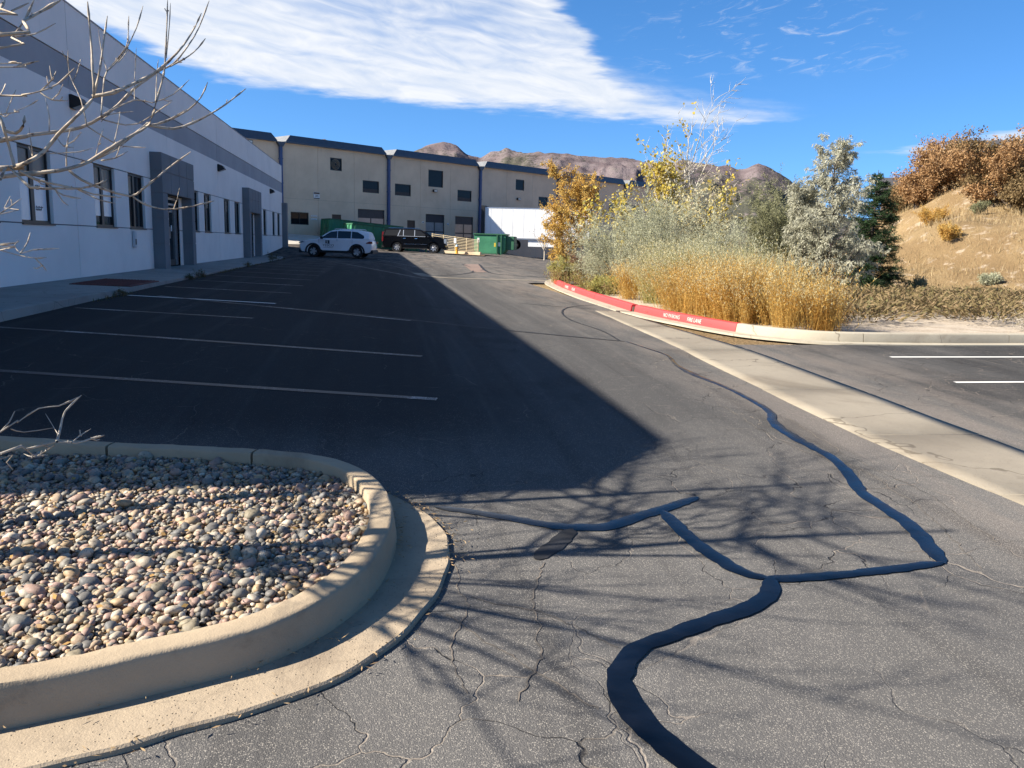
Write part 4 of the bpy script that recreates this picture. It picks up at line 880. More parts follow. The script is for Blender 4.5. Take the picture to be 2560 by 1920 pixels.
            if P['clad']:
                o_ = arc(ax_, zw, ra+.085, math.pi-d*.8, d*.8, 15); i_ = arc(ax_, zw, ra-.012, d, math.pi-d, 15)
                side_plate('arch_cladding', o_+i_, CLAD, s, .018, yf=lambda z: yk(ax_, z), thick=.03)
            MB().prism(arc(ax_, zw, ra-.004, 0, math.pi, 13), s*(hw-.35), s*(hw-.30), 'y').build('wheel_well', TYRE, e)
    for s in (1, -1):
        if P['clad']: side_plate('sill_cladding', [(fx-ra-.02, sill-.02), (fx-ra-.02, sill+.19), (fx-ra-.2, sill+.12), (rx+ra+.2, sill+.12), (rx+ra+.02, sill+.19), (rx+ra+.02, sill-.02)], CLAD, s, .014, yf=lambda z: yk(0, z), thick=.03)
        else: MB().box(rx+ra+.02, fx-ra-.02, s*(hw-.06)-.05, s*(hw-.06)+.05, sill-.05, sill+.03).build('running_board', CLAD, e)
        for hx in P['handles']: side_plate('door_handle', [(hx-.10, P['hz']), (hx+.10, P['hz']), (hx+.10, P['hz']+.035), (hx-.10, P['hz']+.035)], P.get('hmat', paint), s, .022, yf=lambda z: yk(0, z), thick=.02)
        for dxp in P['seams']: side_plate('door_seam', [(dxp, sill+.16), (dxp+.012, sill+.16), (dxp+.012, P['bz']-.01), (dxp, P['bz']-.01)], CLAD, s, .0015, yf=lambda z: yk(0, z), thick=.004)
        mx, mz = P['mirror']; MB().box(mx-.06, mx+.10, min(s*(hw-.02), s*(hw+.2)), max(s*(hw-.02), s*(hw+.2)), mz, mz+.16).build('mirror', P['mmat'], e, .03)
        side_plate('headlight', P['hl'], LAMPW, s, .006, yf=lambda z: yk(P['hl'][0][0]-.12, z), thick=.05); side_plate('tail_light', P['tl'], LAMPR, s, .008, yf=lambda z: yk(P['tl'][0][0]+.1, z), thick=.06)
        MB().tube([(P['rail'][0], s*(tw-.06), zt+.005), (P['rail'][0]-.1, s*(tw-.06), zt+.045), (P['rail'][1]+.1, s*(tw-.06), zt+.045), (P['rail'][1], s*(tw-.06), zt+.005)], .018, 6).build('roof_rail', P['rmat'], e)
    f0 = P['front'][1]; MB().box(f0[0]-.06, f0[0]+.015, -hw*.62, hw*.62, f0[1]-.12, f0[1]+.13).build('grille', CLAD if P['clad'] else CHROME, e, .02)
    MB().box(f0[0]-.3, f0[0]+.0, -hw*.84, hw*.84, sill-.04, sill+.14).build('front_bumper', CLAD, e, .03); r0_ = P['rear'][1][0]
    MB().box(r0_-.01, r0_+.35, -hw*.86, hw*.86, sill-.02, sill+.20).build('rear_bumper', CLAD, e, .03)
    MB().box(rx+ra, fx-ra, -hw+.12, hw-.12, sill-.02, sill+.05).build('underbody', TYRE, e); MB().box(rx-.3, fx+.3, -hw+.32, hw-.32, sill, sill+.4).build('chassis', TYRE, e)
    return e, yk, side_plate
WPAINT = car_paint('white car paint', (.74, .75, .77)); KPAINT = car_paint('black car paint', (.0025, .0025, .003), .22, .3)
PW = dict(w=1.85, roofw=1.30, wheel=.72, arch=.41, axles=(1.36, -1.33), sill=.30, nose=1.55, tail=-1.6, dark=True, spokes=5, spokew=.085, clad=True,
          front=[(2.20, .34), (2.29, .66), (2.24, .86)], hood=[(2.10, .97), (1.7, 1.04), (1.0, 1.12)], belt=[(-1.4, 1.15), (-1.95, 1.16)], rear=[(-2.22, 1.06), (-2.29, .72), (-2.24, .36)],
          cabin=[(1.15, 1.08), (.42, 1.55), (.18, 1.645), (-.3, 1.69), (-1.2, 1.685), (-1.85, 1.60), (-1.98, 1.55), (-2.12, 1.12)],
          glass=[[(.92, 1.15), (.30, 1.55), (-.10, 1.605), (-.10, 1.16)], [(-.14, 1.16), (-.14, 1.607), (-.95, 1.60), (-.95, 1.17)], [(-1.0, 1.17), (-1.0, 1.597), (-1.35, 1.56), (-1.75, 1.36), (-1.78, 1.22), (-1.70, 1.17)]],
          ws=((1.06, 1.13), (.44, 1.535)), rs=((-2.00, 1.5), (-2.10, 1.17)), handles=(.02, -.98), hz=.98, seams=(1.0, -.12, -1.05), bz=1.12, mirror=(.78, 1.10), mmat=CLAD,
          hl=[(2.24, .88), (2.26, .80), (1.85, .90), (1.80, .97), (2.08, .96)], tl=[(-2.27, 1.02), (-2.28, .88), (-1.82, .87), (-1.90, .93), (-2.1, 1.03)], rail=(.1, -1.6), rmat=WPAINT)
cpos = XY(732, 51); hd = math.atan2(.20, -.98)
cw, ykw, sp_ = car('white_suv', (cpos[0], cpos[1], float(lot(*cpos))+.006), hd, 'white crossover car with black lettering parked in the building shade', None, PW, WPAINT)
# lettering on the near side doors (local right-hand side faces away from heading; near side is y>0 here)
NS = 1
def side_text(body, size, x, z, m): 
    M = Matrix.Translation((x, NS*(ykw(x, z)+.006), z)) @ Matrix.Rotation(math.pi if NS > 0 else 0, 4, 'Z') @ Matrix.Rotation(R(90), 4, 'X'); return text_obj('lettering', body, size, M, m, cw, .002, 1.15)
side_text('YESCO', .20, .42, .72, INK)
MB().box(.12, .72, ykw(.4, .6)+.002, ykw(.4, .6)+.005, .592, .606).build('fine_print', INK, cw)
for (a, b, c, d) in ((.50, .60, .94, 1.02), (.50, .60, .84, .92), (.34, .47, .82, 1.03), (.44, .49, .90, .95)):
    MB().box(a, b, ykw(.4, .9)+.002, ykw(.4, .9)+.006+(.002 if a == .44 else 0), c, d).build('emblem', INK if a != .44 else WPAINT, cw)
PK = dict(w=2.04, roofw=1.56, wheel=.82, arch=.45, axles=(1.55, -1.40), sill=.36, nose=1.95, tail=-1.95, dark=True, spokes=7, spokew=.055, clad=False,
          front=[(2.50, .40), (2.58, .75), (2.56, 1.05)], hood=[(2.50, 1.16), (2.1, 1.22), (1.2, 1.26)], belt=[(-1.6, 1.26), (-2.4, 1.25)], rear=[(-2.56, 1.15), (-2.62, .75), (-2.55, .42)],
          cabin=[(1.35, 1.22), (.62, 1.76), (.40, 1.83), (-.2, 1.88), (-1.8, 1.86), (-2.35, 1.80), (-2.44, 1.74), (-2.56, 1.22)],
          glass=[[(1.05, 1.30), (.48, 1.72), (.05, 1.78), (.05, 1.30)], [(0, 1.30), (0, 1.785), (-.85, 1.785), (-.85, 1.31)], [(-.90, 1.31), (-.90, 1.78), (-1.12, 1.775), (-1.30, 1.32)], [(-1.36, 1.32), (-1.18, 1.775), (-2.25, 1.74), (-2.38, 1.34)]],
          trim=[[(1.10, 1.27), (-1.36, 1.285), (-1.36, 1.305), (1.08, 1.295)], [(.05, 1.30), (.0, 1.30), (.0, 1.78), (.05, 1.78)], [(-.85, 1.31), (-.90, 1.31), (-.90, 1.78), (-.85, 1.78)], [(-1.28, 1.31), (-1.34, 1.31), (-1.16, 1.78), (-1.11, 1.78)]],
          ws=((1.28, 1.27), (.66, 1.73)), rs=((-2.45, 1.7), (-2.54, 1.28)), handles=(.15, -.78), hz=1.10, seams=(1.15, .02, -1.0), bz=1.24, mirror=(.95, 1.26), mmat=KPAINT, hmat=CHROME,
          hl=[(2.55, 1.14), (2.57, .78), (2.40, .80), (2.36, 1.14)], tl=[(-2.58, 1.60), (-2.61, .85), (-2.50, .85), (-2.44, 1.60)], rail=(.3, -2.1), rmat=CHROME)
kpos = XY(898, 66.5)
ck_, ykk, spk_ = car('black_suv', (kpos[0], kpos[1], float(lot(*kpos))+.006), math.atan2(-.17, .985), 'large black chrome trimmed SUV parked before the green containers', None, PK, KPAINT)
for s in (1, -1): MB().box(-.85, 1.02, min(s*ykk(0, .7)+s*.002, s*ykk(0, .7)+s*.014), max(s*ykk(0, .7)+s*.002, s*ykk(0, .7)+s*.014), .66, .69).build('door_moulding', CHROME, ck_)

# ---------------------------------------------------------------- containers, trailer, ramp rail, hydrant
def worn_paint(name, col, col2, rust=(.10, .055, .03)):
    m, t, b, P, o = new_mat(name); n1 = noise(t, P, 1.3, 6, .7); n2 = noise(t, mapping(t, P, (1, 1, .3)), 5, 6, .75)
    c = mixc(t, rng_(t, n1, .35, .65), col, col2); c = mixc(t, mth(t, 'MULTIPLY', rng_(t, n2, .62, .76), .7), c, rust); setin(t, b, 'Base Color', c); setin(t, b, 'Roughness', .6); bump(t, b, n2, .3, .01); return m
GREEN = worn_paint('green container paint', (.026, .16, .08), (.042, .21, .105)); GREEND = worn_paint('dark green steel', (.018, .10, .05), (.03, .12, .06))
def rolloff(loc, rz, tilt, label, L_=6.7, W_=2.4, Hh=2.0):
    e = empty('roll_off_container', loc, rz, label, 'container', 'green roll-off containers'); e.rotation_euler = (0, tilt, rz)
    # local x along the length (near lit end at x=0), y away from the viewer
    MB().box(0, L_, 0, .06, .25, Hh).build('side_wall', GREEN, e); MB().box(0, L_, W_-.06, W_, .25, Hh).build('side_wall', GREEN, e)
    MB().box(0, .06, .06, W_-.06, .25, Hh).build('end_wall', GREEN, e); MB().box(L_-.06, L_, .06, W_-.06, .25, Hh).build('end_wall', GREEN, e); MB().box(0, L_, 0, W_, .15, .25).build('floor', GREEND, e)
    for y in (-.05, W_-.05): MB().box(-.05, L_+.05, y, y+.10, Hh-.02, Hh+.09).build('top_rail', GREEND, e, .015)
    for x in (-.05, L_-.05): MB().box(x, x+.10, .05, W_-.05, Hh-.02, Hh+.085).build('top_rail', GREEND, e, .015)
    for k in range(9): MB().box(.15+k*.8, .27+k*.8, -.09, 0, .25, Hh-.03).build('rib', GREEN, e)
    for k in range(4): MB().box(-.09, 0, .02+k*.76, .12+k*.76, .25, Hh-.03).build('rib', GREEN, e)
    for y in (.6, 1.7): MB().box(0, L_, y, y+.12, 0, .15).build('skid', GREEND, e)
    return e
a1 = math.atan2(math.cos(R(68.7)), math.sin(R(68.7)))
p = XY(711, 70.5); rolloff((*p, 1.32), a1, R(4.), 'green roll-off container, rear one, against the beige wall')
p = XY(759, 66.8); rolloff((*p, .92), a1, R(4.), 'green roll-off container, front one, between the two parked cars', 6.0, 2.3, 1.98)
# small front-load bin
p = XY(1024, 73.5); fb = empty('waste_bin', (*p, float(lot(*p))+.006), math.atan2(-.161, .987)+R(-9), 'green steel waste bin with stickers beside the white trailer', 'waste bin')
prof = [(-.05, .0), (.0, .22), (.02, .5), (-.02, 1.72)]
bmx = [(0.25, .14), (2.6, .14), (2.85, .45), (2.85, 1.78), (0, 1.78), (0, .45)]
MB().prism(bmx, 0, 1.7, 'y').build('body', GREEN, fb, .02)
MB().box(-.08, 2.93, -.08, 1.78, 1.785, 1.90).build('rim', GREEND, fb, .02); MB().box(.2, 2.0, -.07, .0, .10, .20).build('foot_rail', GREEND, fb)
for x in (2.05, 2.42): MB().box(x, x+.10, -.12, -.003, .03, 1.78).build('stiffener', GREEND, fb)
MB().box(2.85, 3.6, .2, 1.7, .5, 1.70).build('side_hopper', GREEND, fb, .03)
MB().box(.28, .48, -.010, -.003, 1.1, 1.5).build('sticker', SIGNW, fb); MB().box(1.82, 1.98, -.010, -.003, .75, 1.1).build('sticker', mat('yellow sticker', (.55, .42, .05), .5), fb); MB().box(2.18, 2.40, -.010, -.003, .8, 1.15).build('sticker', SIGNW, fb)
for x in (.3, 2.3): MB().lathe([(.001, -.04), (.09, -.04), (.09, .04), (.001, .04)], 10, (x, .1, .1)).build('caster', TYRE, fb)

# trailer
TRW = mat('white trailer skin', (.80, .80, .79), .4, (.74, .74, .73), 1.5); DKB = mat('dark blue door shade', (.10, .14, .22), .5)
p = XY(1046, 82.); tr = empty('box_trailer', (*p, float(lot(*p))-.02), math.atan2(-.29, .957), 'long white box trailer parked in front of the warehouse', 'trailer')
MB().box(0, 10.4, 0, 2.55, 1.12, 4.02).build('box', TRW, tr, .02)
for k in range(9): MB().box(.6+k*1.1, .62+k*1.1, -.006, -.0005, 1.2, 3.95).build('panel_seam', mat('pale seam', (.55, .55, .55), .5) if k == 0 else bpy.data.materials['pale seam'], tr)
MB().box(0, 10.4, -.03, 2.58, 1.02, 1.12).build('bottom_rail', ALU, tr); MB().box(0, 10.4, -.02, 2.57, 4.02, 4.10).build('top_rail', ALU, tr)
MB().box(4.4, 8.2, .1, .16, .35, 1.02).build('side_skirt', TRW, tr); MB().box(4.4, 8.2, 2.3, 2.36, .35, 1.02).build('side_skirt', TRW, tr)
for x in (1.6, 2.9):
    for y in (.18, 2.1):
        w = MB(Matrix.Translation((x, y+.13, .5)) @ Matrix.Rotation(R(90), 4, 'X')).lathe([(.25, -.13), (.48, -.13), (.5, -.08), (.5, .08), (.48, .13), (.25, .13)], 20).build('wheel', TYRE, tr); MB(Matrix.Translation((x, y, .5)) @ Matrix.Rotation(R(90), 4, 'X')).lathe([(.001, -.02), (.27, -.02), (.27, .03), (.001, .05)], 14).build('rim', ALU, w)
for y in (.5, 2.0): MB().box(8.8, 9.0, y, y+.12, .02, 1.02).build('landing_leg', CLAD, tr)
MB().box(-.35, -.01, -.15, 2.7, .9, 4.25).build('dock_seal', BLACK, tr)

# ramp rail: posts, level bars, low wall
P1 = np.array([4.4, 72.0]); P2 = np.array([8.15, 69.4]); d12 = P2-P1; L12 = np.linalg.norm(d12); rzr = math.atan2(d12[1], d12[0])
TANP2 = mat('cream rail paint', (.50, .41, .26), .5, (.42, .34, .22), 4); TANW = concrete('cream low wall', (.58, .48, .33), (.48, .39, .27), scale=.8)
rf = empty('ramp_railing', (*P1, 0), rzr, 'cream ramp railing of level bars on low wall beside the black car', 'railing')
zt0, zt1 = 2.34, 1.90; zb0, zb1 = .98, .92
zl = lambda x, k: (zb0+(zb1-zb0)*x/L12)*(1-k)+(zt0+(zt1-zt0)*x/L12)*k
for k in range(9):
    q = .08+.92*k/8; mb = MB(); h = .019
    mb.add([(0, -.02, zl(0, q)-h), (L12, -.02, zl(L12, q)-h), (L12, .02, zl(L12, q)-h), (0, .02, zl(0, q)-h), (0, -.02, zl(0, q)+h), (L12, -.02, zl(L12, q)+h), (L12, .02, zl(L12, q)+h), (0, .02, zl(0, q)+h)], [(0, 3, 2, 1), (4, 5, 6, 7), (0, 1, 5, 4), (1, 2, 6, 5), (2, 3, 7, 6), (3, 0, 4, 7)]); mb.build('bar', TANP2, rf)
for k in range(5): x = .04+(L12-.08)*k/4; MB().box(x-.035, x+.035, .022, .09, zl(x, 0)-.05, zl(x, 1)+.05).build('post', TANP2, rf)
mb = MB(); mb.add([(0, -.1, .4), (L12+.25, -.1, .3), (L12+.25, .15, .3), (0, .15, .4), (0, -.1, zb0), (L12+.25, -.1, zb1), (L12+.25, .15, zb1), (0, .15, zb0)], [(0, 3, 2, 1), (4, 5, 6, 7), (0, 1, 5, 4), (1, 2, 6, 5), (2, 3, 7, 6), (3, 0, 4, 7)]); mb.build('low_wall', TANW, rf, .02)
MB().box(L12*.49, L12*.49+.22, -.05, -.022, zl(2.2, .55), zl(2.2, .9)).build('sign_plate', SIGNW, rf)
# hydrant in its gravel corner
hp = XY(987, 69.); hz_ = float(lot(*hp))
YEL = mat('yellow hydrant paint', (.62, .36, .04), .45, (.52, .30, .04), 8); LBL = mat('pale blue cap paint', (.30, .42, .50), .45)
hy = empty('fire_hydrant', (*hp, hz_+.05), 0, 'yellow fire hydrant with pale blue bonnet in a gravel corner', 'fire hydrant')
MB().lathe([(.16, 0), (.16, .05), (.11, .06), (.105, .55), (.14, .56), (.14, .60), (.12, .61)], 16).build('barrel', YEL, hy, smooth=True); MB().lathe([(.125, .61), (.12, .68), (.08, .75), (.03, .78), (.03, .83), (.001, .83)], 16).build('bonnet', LBL, hy, smooth=True)
for r in (0, 90, 180): T = Matrix.Rotation(R(r-100), 4, 'Z') @ Matrix.Translation((0, 0, .42)) @ Matrix.Rotation(R(90), 4, 'Y'); MB(T).lathe([(.07, .08), (.07, .17), (.05, .17), (.05, .20), (.001, .20)], 12).build('outlet_cap', LBL if r else YEL, hy)
gp = [XY(958, 66.5), XY(1046, 67.5), XY(1048, 71), XY(1000, 71.5)]
MULCH = mat('orange mulch', (.42, .28, .14), .95, (.30, .19, .10), 6, bmp=(30, .8, .03))
mb = MB(); mb.add([(*a, float(lot(*a))+.08) for a in gp]+[(*a, float(lot(*a))-.1) for a in gp], [(0, 1, 2, 3), (0, 4, 5, 1), (1, 5, 6, 2), (2, 6, 7, 3), (3, 7, 4, 0)]); tag(mb.build('gravel_corner', MULCH), kind='structure')

# ---------------------------------------------------------------- right-hand planted island: kerb
KP2 = [(-.16, -.06), (-.158, .12), (-.148, .145), (-.13, .152), (-.03, .152), (-.01, .145), (.0, .128), (.022, .012), (.024, -.06)]
path1 = smooth_path([(7.6, 33), (6.6, 30.3), (5.97, 28), (5.62, 24.6), (5.40, 20.5), (5.33, 17.0)], .15)
path2 = smooth_path([(5.37, 16.86), (5.57, 15.14), (5.99, 13.14), (6.42, 12.35), (7.1, 11.88), (8.5, 11.73), (10.3, 11.74), (16, 11.8), (24, 11.95), (34, 12.3)], .15)
ik = sweep('island_kerb', path1, [(-.12, -.08), (-.12, .1), (-.03, .1), (-.01, -.08)], CURB2); tag(ik, kind='structure'); ik2 = sweep('island_kerb', path2, [(-.12, -.08), (-.12, .1), (-.03, .1), (-.01, -.08)], CURB2); tag(ik2, kind='structure')
def cut(path, marks, parent, ms):
    for (a, b), m in zip(zip(marks[:-1], marks[1:]), ms):
        seg = path[a:b+1].copy(); d0, d1 = seg[1]-seg[0], seg[-2]-seg[-1]; seg[0] += d0/np.linalg.norm(d0)*.006; seg[-1] += d1/np.linalg.norm(d1)*.006; sweep('kerb_section', seg, KP2, m, parent, wob=.001)
cut(path1, np.linspace(0, len(path1)-1, 6).astype(int), ik, [CURB2]+[RED]*4)
k13 = int(np.argmin(np.hypot(path2[:, 0]-5.99, path2[:, 1]-13.14)))
fx_ = [int(np.argmin(abs(path2[:, 0]-x)+(path2[:, 1] > 12.2)*9)) for x in (7.5, 10.0, 12.9, 15.8, 19, 23, 28)]
cut(path2, [0, k13//2, k13]+fx_+[len(path2)-1], ik2, [RED, RED]+[CURB2]*8)
for pth, par in ((path1, ik), (path2, ik2)): tag(sweep('kerb_gutter', pth, [(.024, -.02), (.024, .008), (.18, .012), (.34, .014), (.345, -.02)], CURB2), kind='structure')
# stencilled letters on the red kerb face
LINE4 = paint_mat('faded white stencil', (.58, .50, .45), (.45, .10, .09), .50)
def kerb_text(path, parent, x_at, body, size):
    i = int(np.argmin(abs(path[:, 1]-x_at))); Nn_ = side_normals(path); t = np.gradient(path, axis=0)[i]; a = math.atan2(t[1], t[0]); n_ = Nn_[i]; q = path[i]
    tilt = math.atan2(.022, .116); c = np.array([q[0]+n_[0]*.016, q[1]+n_[1]*.016]); z = float(lot(*q))+.075
    M = Matrix.Translation((c[0], c[1], z)) @ Matrix.Rotation(a, 4, 'Z') @ Matrix.Rotation(R(90)-tilt, 4, 'X'); text_obj('lettering', body, size, M, LINE4, parent, .002, 1.0)
kerb_text(path2, ik2, 15.15, 'NO PARKING', .105); kerb_text(path2, ik2, 14.3, 'FIRE LANE', .105); kerb_text(path1, ik, 24.4, 'NO PARKING', .115); kerb_text(path1, ik, 23.3, 'FIRE LANE', .115)
# ---------------------------------------------------------------- mountains
SKY_ = [(-60, 3.0), (-30, 4.2), (-15, 5.6), (-4.9, 6.6), (-2.4, 6.5), (-1.3, 6.4), (.3, 6.0), (2.1, 6.0), (2.9, 6.4), (4.2, 6.75), (5.1, 6.6), (5.8, 6.2), (6.7, 5.85), (7.4, 6.2), (8.4, 6.5), (8.9, 6.3), (10.3, 6.3), (11.6, 6.4), (12.5, 6.3), (13.2, 6.1), (14.8, 6.1), (16.9, 6.1), (18.7, 5.7), (20.2, 6.0), (22.1, 5.6), (24.1, 5.4), (25.1, 5.8), (25.6, 5.7), (26.5, 5.2), (27.6, 4.4), (28.2, 4.0), (30.1, 2.6), (34, 1.6), (60, 1.0)]
sa = np.array([a for a, b in SKY_]); sb = np.array([b for a, b in SKY_])
def vnoise(x, y, seed=0):
    xi = np.floor(x).astype(int); yi = np.floor(y).astype(int); fx = x-xi; fy = y-yi; fx = fx*fx*(3-2*fx); fy = fy*fy*(3-2*fy)
    def h(a, b): v = np.sin(a*127.1+b*311.7+seed*74.7)*43758.5453; return v-np.floor(v)
    return (h(xi, yi)*(1-fx)+h(xi+1, yi)*fx)*(1-fy)+(h(xi, yi+1)*(1-fx)+h(xi+1, yi+1)*fx)*fy
def fbm(x, y, o=5, seed=0, g=.5):
    s = 0; a = 1; t = 0
    for k in range(o): s = s+a*vnoise(x*2**k, y*2**k, seed+k); t += a; a *= g
    return s/t
aa = np.radians(np.linspace(-60, 60, 820)); rr = np.concatenate([np.linspace(900, 3400, 85), np.linspace(3450, 6000, 20)])
A_, R_ = np.meshgrid(aa, rr, indexing='ij'); X = np.sin(A_)*R_; Y = np.cos(A_)*R_
ridge_r = 2500+700*fbm(np.degrees(A_)*.12, 0*A_, 3, 5); t = R_/ridge_r
sk = np.tan(np.radians(np.interp(np.degrees(A_), sa, sb)))*ridge_r
pr = np.clip((t-.33)/.67, 0, 1); face = pr**1.35; back = np.clip(1-(t-1)*1.6, 0, 1)
spur = 1-np.abs(2*fbm(np.degrees(A_)*.55+.35*np.sin(R_/260), R_/900., 4, 9)-1)
rough = fbm(X/160., Y/160., 5, 3)-.5
z = sk*np.where(t < 1, face, back)*(1-.40*(1-spur)*np.sin(np.pi*np.clip(t, 0, 1))**1.0*np.where(t < 1, 1, 0))+rough*120*np.sin(np.pi*np.clip(pr, 0, 1)**.8)*np.where(t < 1, 1, 0)+(fbm(X/55., Y/55., 3, 21)-.5)*18*np.clip(pr*3, 0, 1)+(fbm(X/120., Y/120., 4, 33, .6)-.5)*24*np.clip((pr-.75)*4, 0, 1)*np.where(t < 1.2, 1, 0)
V = np.stack([X, Y, z-6], -1).reshape(-1, 3); nr = len(rr); I, J = np.meshgrid(np.arange(len(aa)-1), np.arange(nr-1), indexing='ij'); I, J = I.ravel(), J.ravel()
F = np.stack([I*nr+J, I*nr+J+1, (I+1)*nr+J+1, (I+1)*nr+J], 1)[:, ::-1]
def mount_mat():
    m, t, b, P, o = new_mat('mountain rock and scrub')
    n1 = noise(t, P, .0035, 5, .6); n2 = noise(t, P, .03, 5, .7); n3 = noise(t, mapping(t, P, (1, 1, .35)), .012, 5, .65); vo = nd(t, 'ShaderNodeTexVoronoi'); vo.inputs['Scale'].default_value = .11; t.links.new(P, vo.inputs['Vector'])
    g = nd(t, 'ShaderNodeNewGeometry'); sn = nd(t, 'ShaderNodeSeparateXYZ'); t.links.new(g.outputs['True Normal'], sn.inputs[0]); sp = nd(t, 'ShaderNodeSeparateXYZ'); t.links.new(P, sp.inputs[0])
    c = mixc(t, rng_(t, n3, .38, .62), (.12, .092, .094), (.165, .134, .134)); c = mixc(t, mth(t, 'MULTIPLY', rng_(t, n2, .5, .7), .7), c, (.125, .112, .10))  # mauve haze of the distance is mixed into the rock colour
    c = mixc(t, rng_(t, sn.outputs[2], .72, .58), c, (.125, .09, .092))
    # scrub and pines: dotted on dry faces, dense on the lower right flank
    flank = mth(t, 'MULTIPLY', rng_(t, mth(t, 'DIVIDE', sp.outputs[0], sp.outputs[1]), .27, .36), rng_(t, sp.outputs[2], 250, 140))
    tr_ = rng_(t, mth(t, 'ADD', vo.outputs['Distance'], mth(t, 'MULTIPLY', mth(t, 'SUBTRACT', n1, .5), -2.2)), mth(t, 'ADD', .34, mth(t, 'MULTIPLY', flank, .4)), mth(t, 'ADD', .22, mth(t, 'MULTIPLY', flank, .3)))
    c = mixc(t, mth(t, 'MULTIPLY', tr_, .8), c, (.045, .05, .035)); c = mixc(t, mth(t, 'MULTIPLY', rng_(t, n1, .52, .66), .55), c, (.07, .07, .05))
    setin(t, b, 'Base Color', c); setin(t, b, 'Roughness', 1.); setin(t, b, 'Specular IOR Level', 0.); bump(t, b, mth(t, 'ADD', n2, n3), .7, 9.); return m
tag(np_obj('mountains', V, F, mount_mat(), smooth=True), kind='structure')

# ---------------------------------------------------------------- plants
BARK = mat('grey bark', (.20, .165, .13), .9, (.13, .105, .08), 12, bmp=(60, .5, .01)); BARKP = mat('pale bark', (.42, .37, .30), .85, (.30, .26, .21), 9, bmp=(60, .4, .01)); BARKD = mat('dark bark', (.09, .07, .055), .95, (.06, .05, .04), 10, bmp=(60, .5, .01))
BARKA = mat('ash twig bark', (.46, .39, .30), .8, (.33, .26, .19), 14, bmp=(120, .35, .004), col3=(.12, .09, .07), scale3=30)
def perp(d, rg):
    a = np.cross(d, rg.normal(0, 1, 3)); n = np.linalg.norm(a); return a/n if n > 1e-6 else perp(d, rg)
def grow(rg, p, d, Ln, r, lev, cfg, out):
    n = cfg['seg'][lev]; pts = [np.array(p, float)]; rad = [r]; d = d/np.linalg.norm(d); dd = d.copy(); dirs = [dd.copy()]
    for i in range(n):
        dd = dd+rg.normal(0, cfg['wander'][lev], 3)+np.array([0, 0, cfg['up'][lev]]); dd /= np.linalg.norm(dd); pts.append(pts[-1]+dd*Ln/n); rad.append(r*(1-(i+1)/n*cfg['taper'][lev])); dirs.append(dd.copy())
    out.append((np.array(pts), np.array(rad), lev))
    if lev < len(cfg['seg'])-1:
        for k in range(int(cfg['kids'][lev]*rg.uniform(.8, 1.2)+.5)):
            t = rg.uniform(cfg['t0'][lev], 1)*n; i = min(int(t), n-1); f = t-i; q = pts[i]*(1-f)+pts[i+1]*f; an = R(cfg['ang'][lev])*rg.uniform(.7, 1.3)
            nd_ = dirs[i]*math.cos(an)+perp(dirs[i], rg)*math.sin(an); lk = Ln*cfg['ratio'][lev]*rg.uniform(.65, 1.25)*(1-.45*(t/n) if cfg.get('cone') else 1)
            grow(rg, q, nd_, lk, max(rad[i]*cfg['rr'][lev], cfg.get('rmin', .0018)), lev+1, cfg, out)
def tubes(polys, sides=lambda lev: (8, 6, 4, 3, 3)[min(lev, 4)]):
    Vs = []; Fs = []; off = 0
    for pts, rad, lev in polys:
        k = sides(lev); T = np.gradient(pts, axis=0); T /= np.linalg.norm(T, axis=1)[:, None]+1e-9
        a = np.cross(T, np.array([.31, .17, .93])); a /= np.linalg.norm(a, axis=1)[:, None]+1e-9; b = np.cross(T, a); th = np.arange(k)*2*math.pi/k
        Vs.append((pts[:, None]+(a[:, None]*np.cos(th)[None, :, None]+b[:, None]*np.sin(th)[None, :, None])*rad[:, None, None]).reshape(-1, 3)); n = len(pts)
        i, j = np.meshgrid(np.arange(n-1), np.arange(k), indexing='ij'); i, j = i.ravel(), j.ravel(); Fs.append(np.stack([i*k+j, i*k+(j+1) % k, (i+1)*k+(j+1) % k, (i+1)*k+j], 1)+off); off += n*k
    return np.concatenate(Vs), np.concatenate(Fs)
def leaves(rg, polys, per_m, size, aspect, levs, spread=.03, droop=0., along=.5, keep=None):
    C = []; D_ = []
    for pts, rad, lev in polys:
        if lev not in levs: continue
        sl_ = np.linalg.norm(np.diff(pts, axis=0), axis=1); tot = sl_.sum(); n = rg.poisson(tot*per_m)
        if n == 0: continue
        t = rg.uniform(0, len(pts)-1.001, n); i = t.astype(int); f = (t-i)[:, None]; C.append(pts[i]*(1-f)+pts[i+1]*f); dv = pts[i+1]-pts[i]; D_.append(dv/(np.linalg.norm(dv, axis=1)[:, None]+1e-9))
    C = np.concatenate(C); D_ = np.concatenate(D_); n = len(C)
    if keep is not None: k = keep(C, rg); C, D_ = C[k], D_[k]; n = len(C)
    a = D_*along+rdir(n, rg)*(1-along)+np.array([0, 0, -droop]); a /= np.linalg.norm(a, axis=1)[:, None]; s = size*rg.uniform(.6, 1.3, n); C = C+rg.normal(0, spread, (n, 3))
    b = np.cross(a, rdir(n, rg)); b /= np.linalg.norm(b, axis=1)[:, None]+1e-9
    return quads(C, a*s[:, None], b*(s*aspect*.5)[:, None])
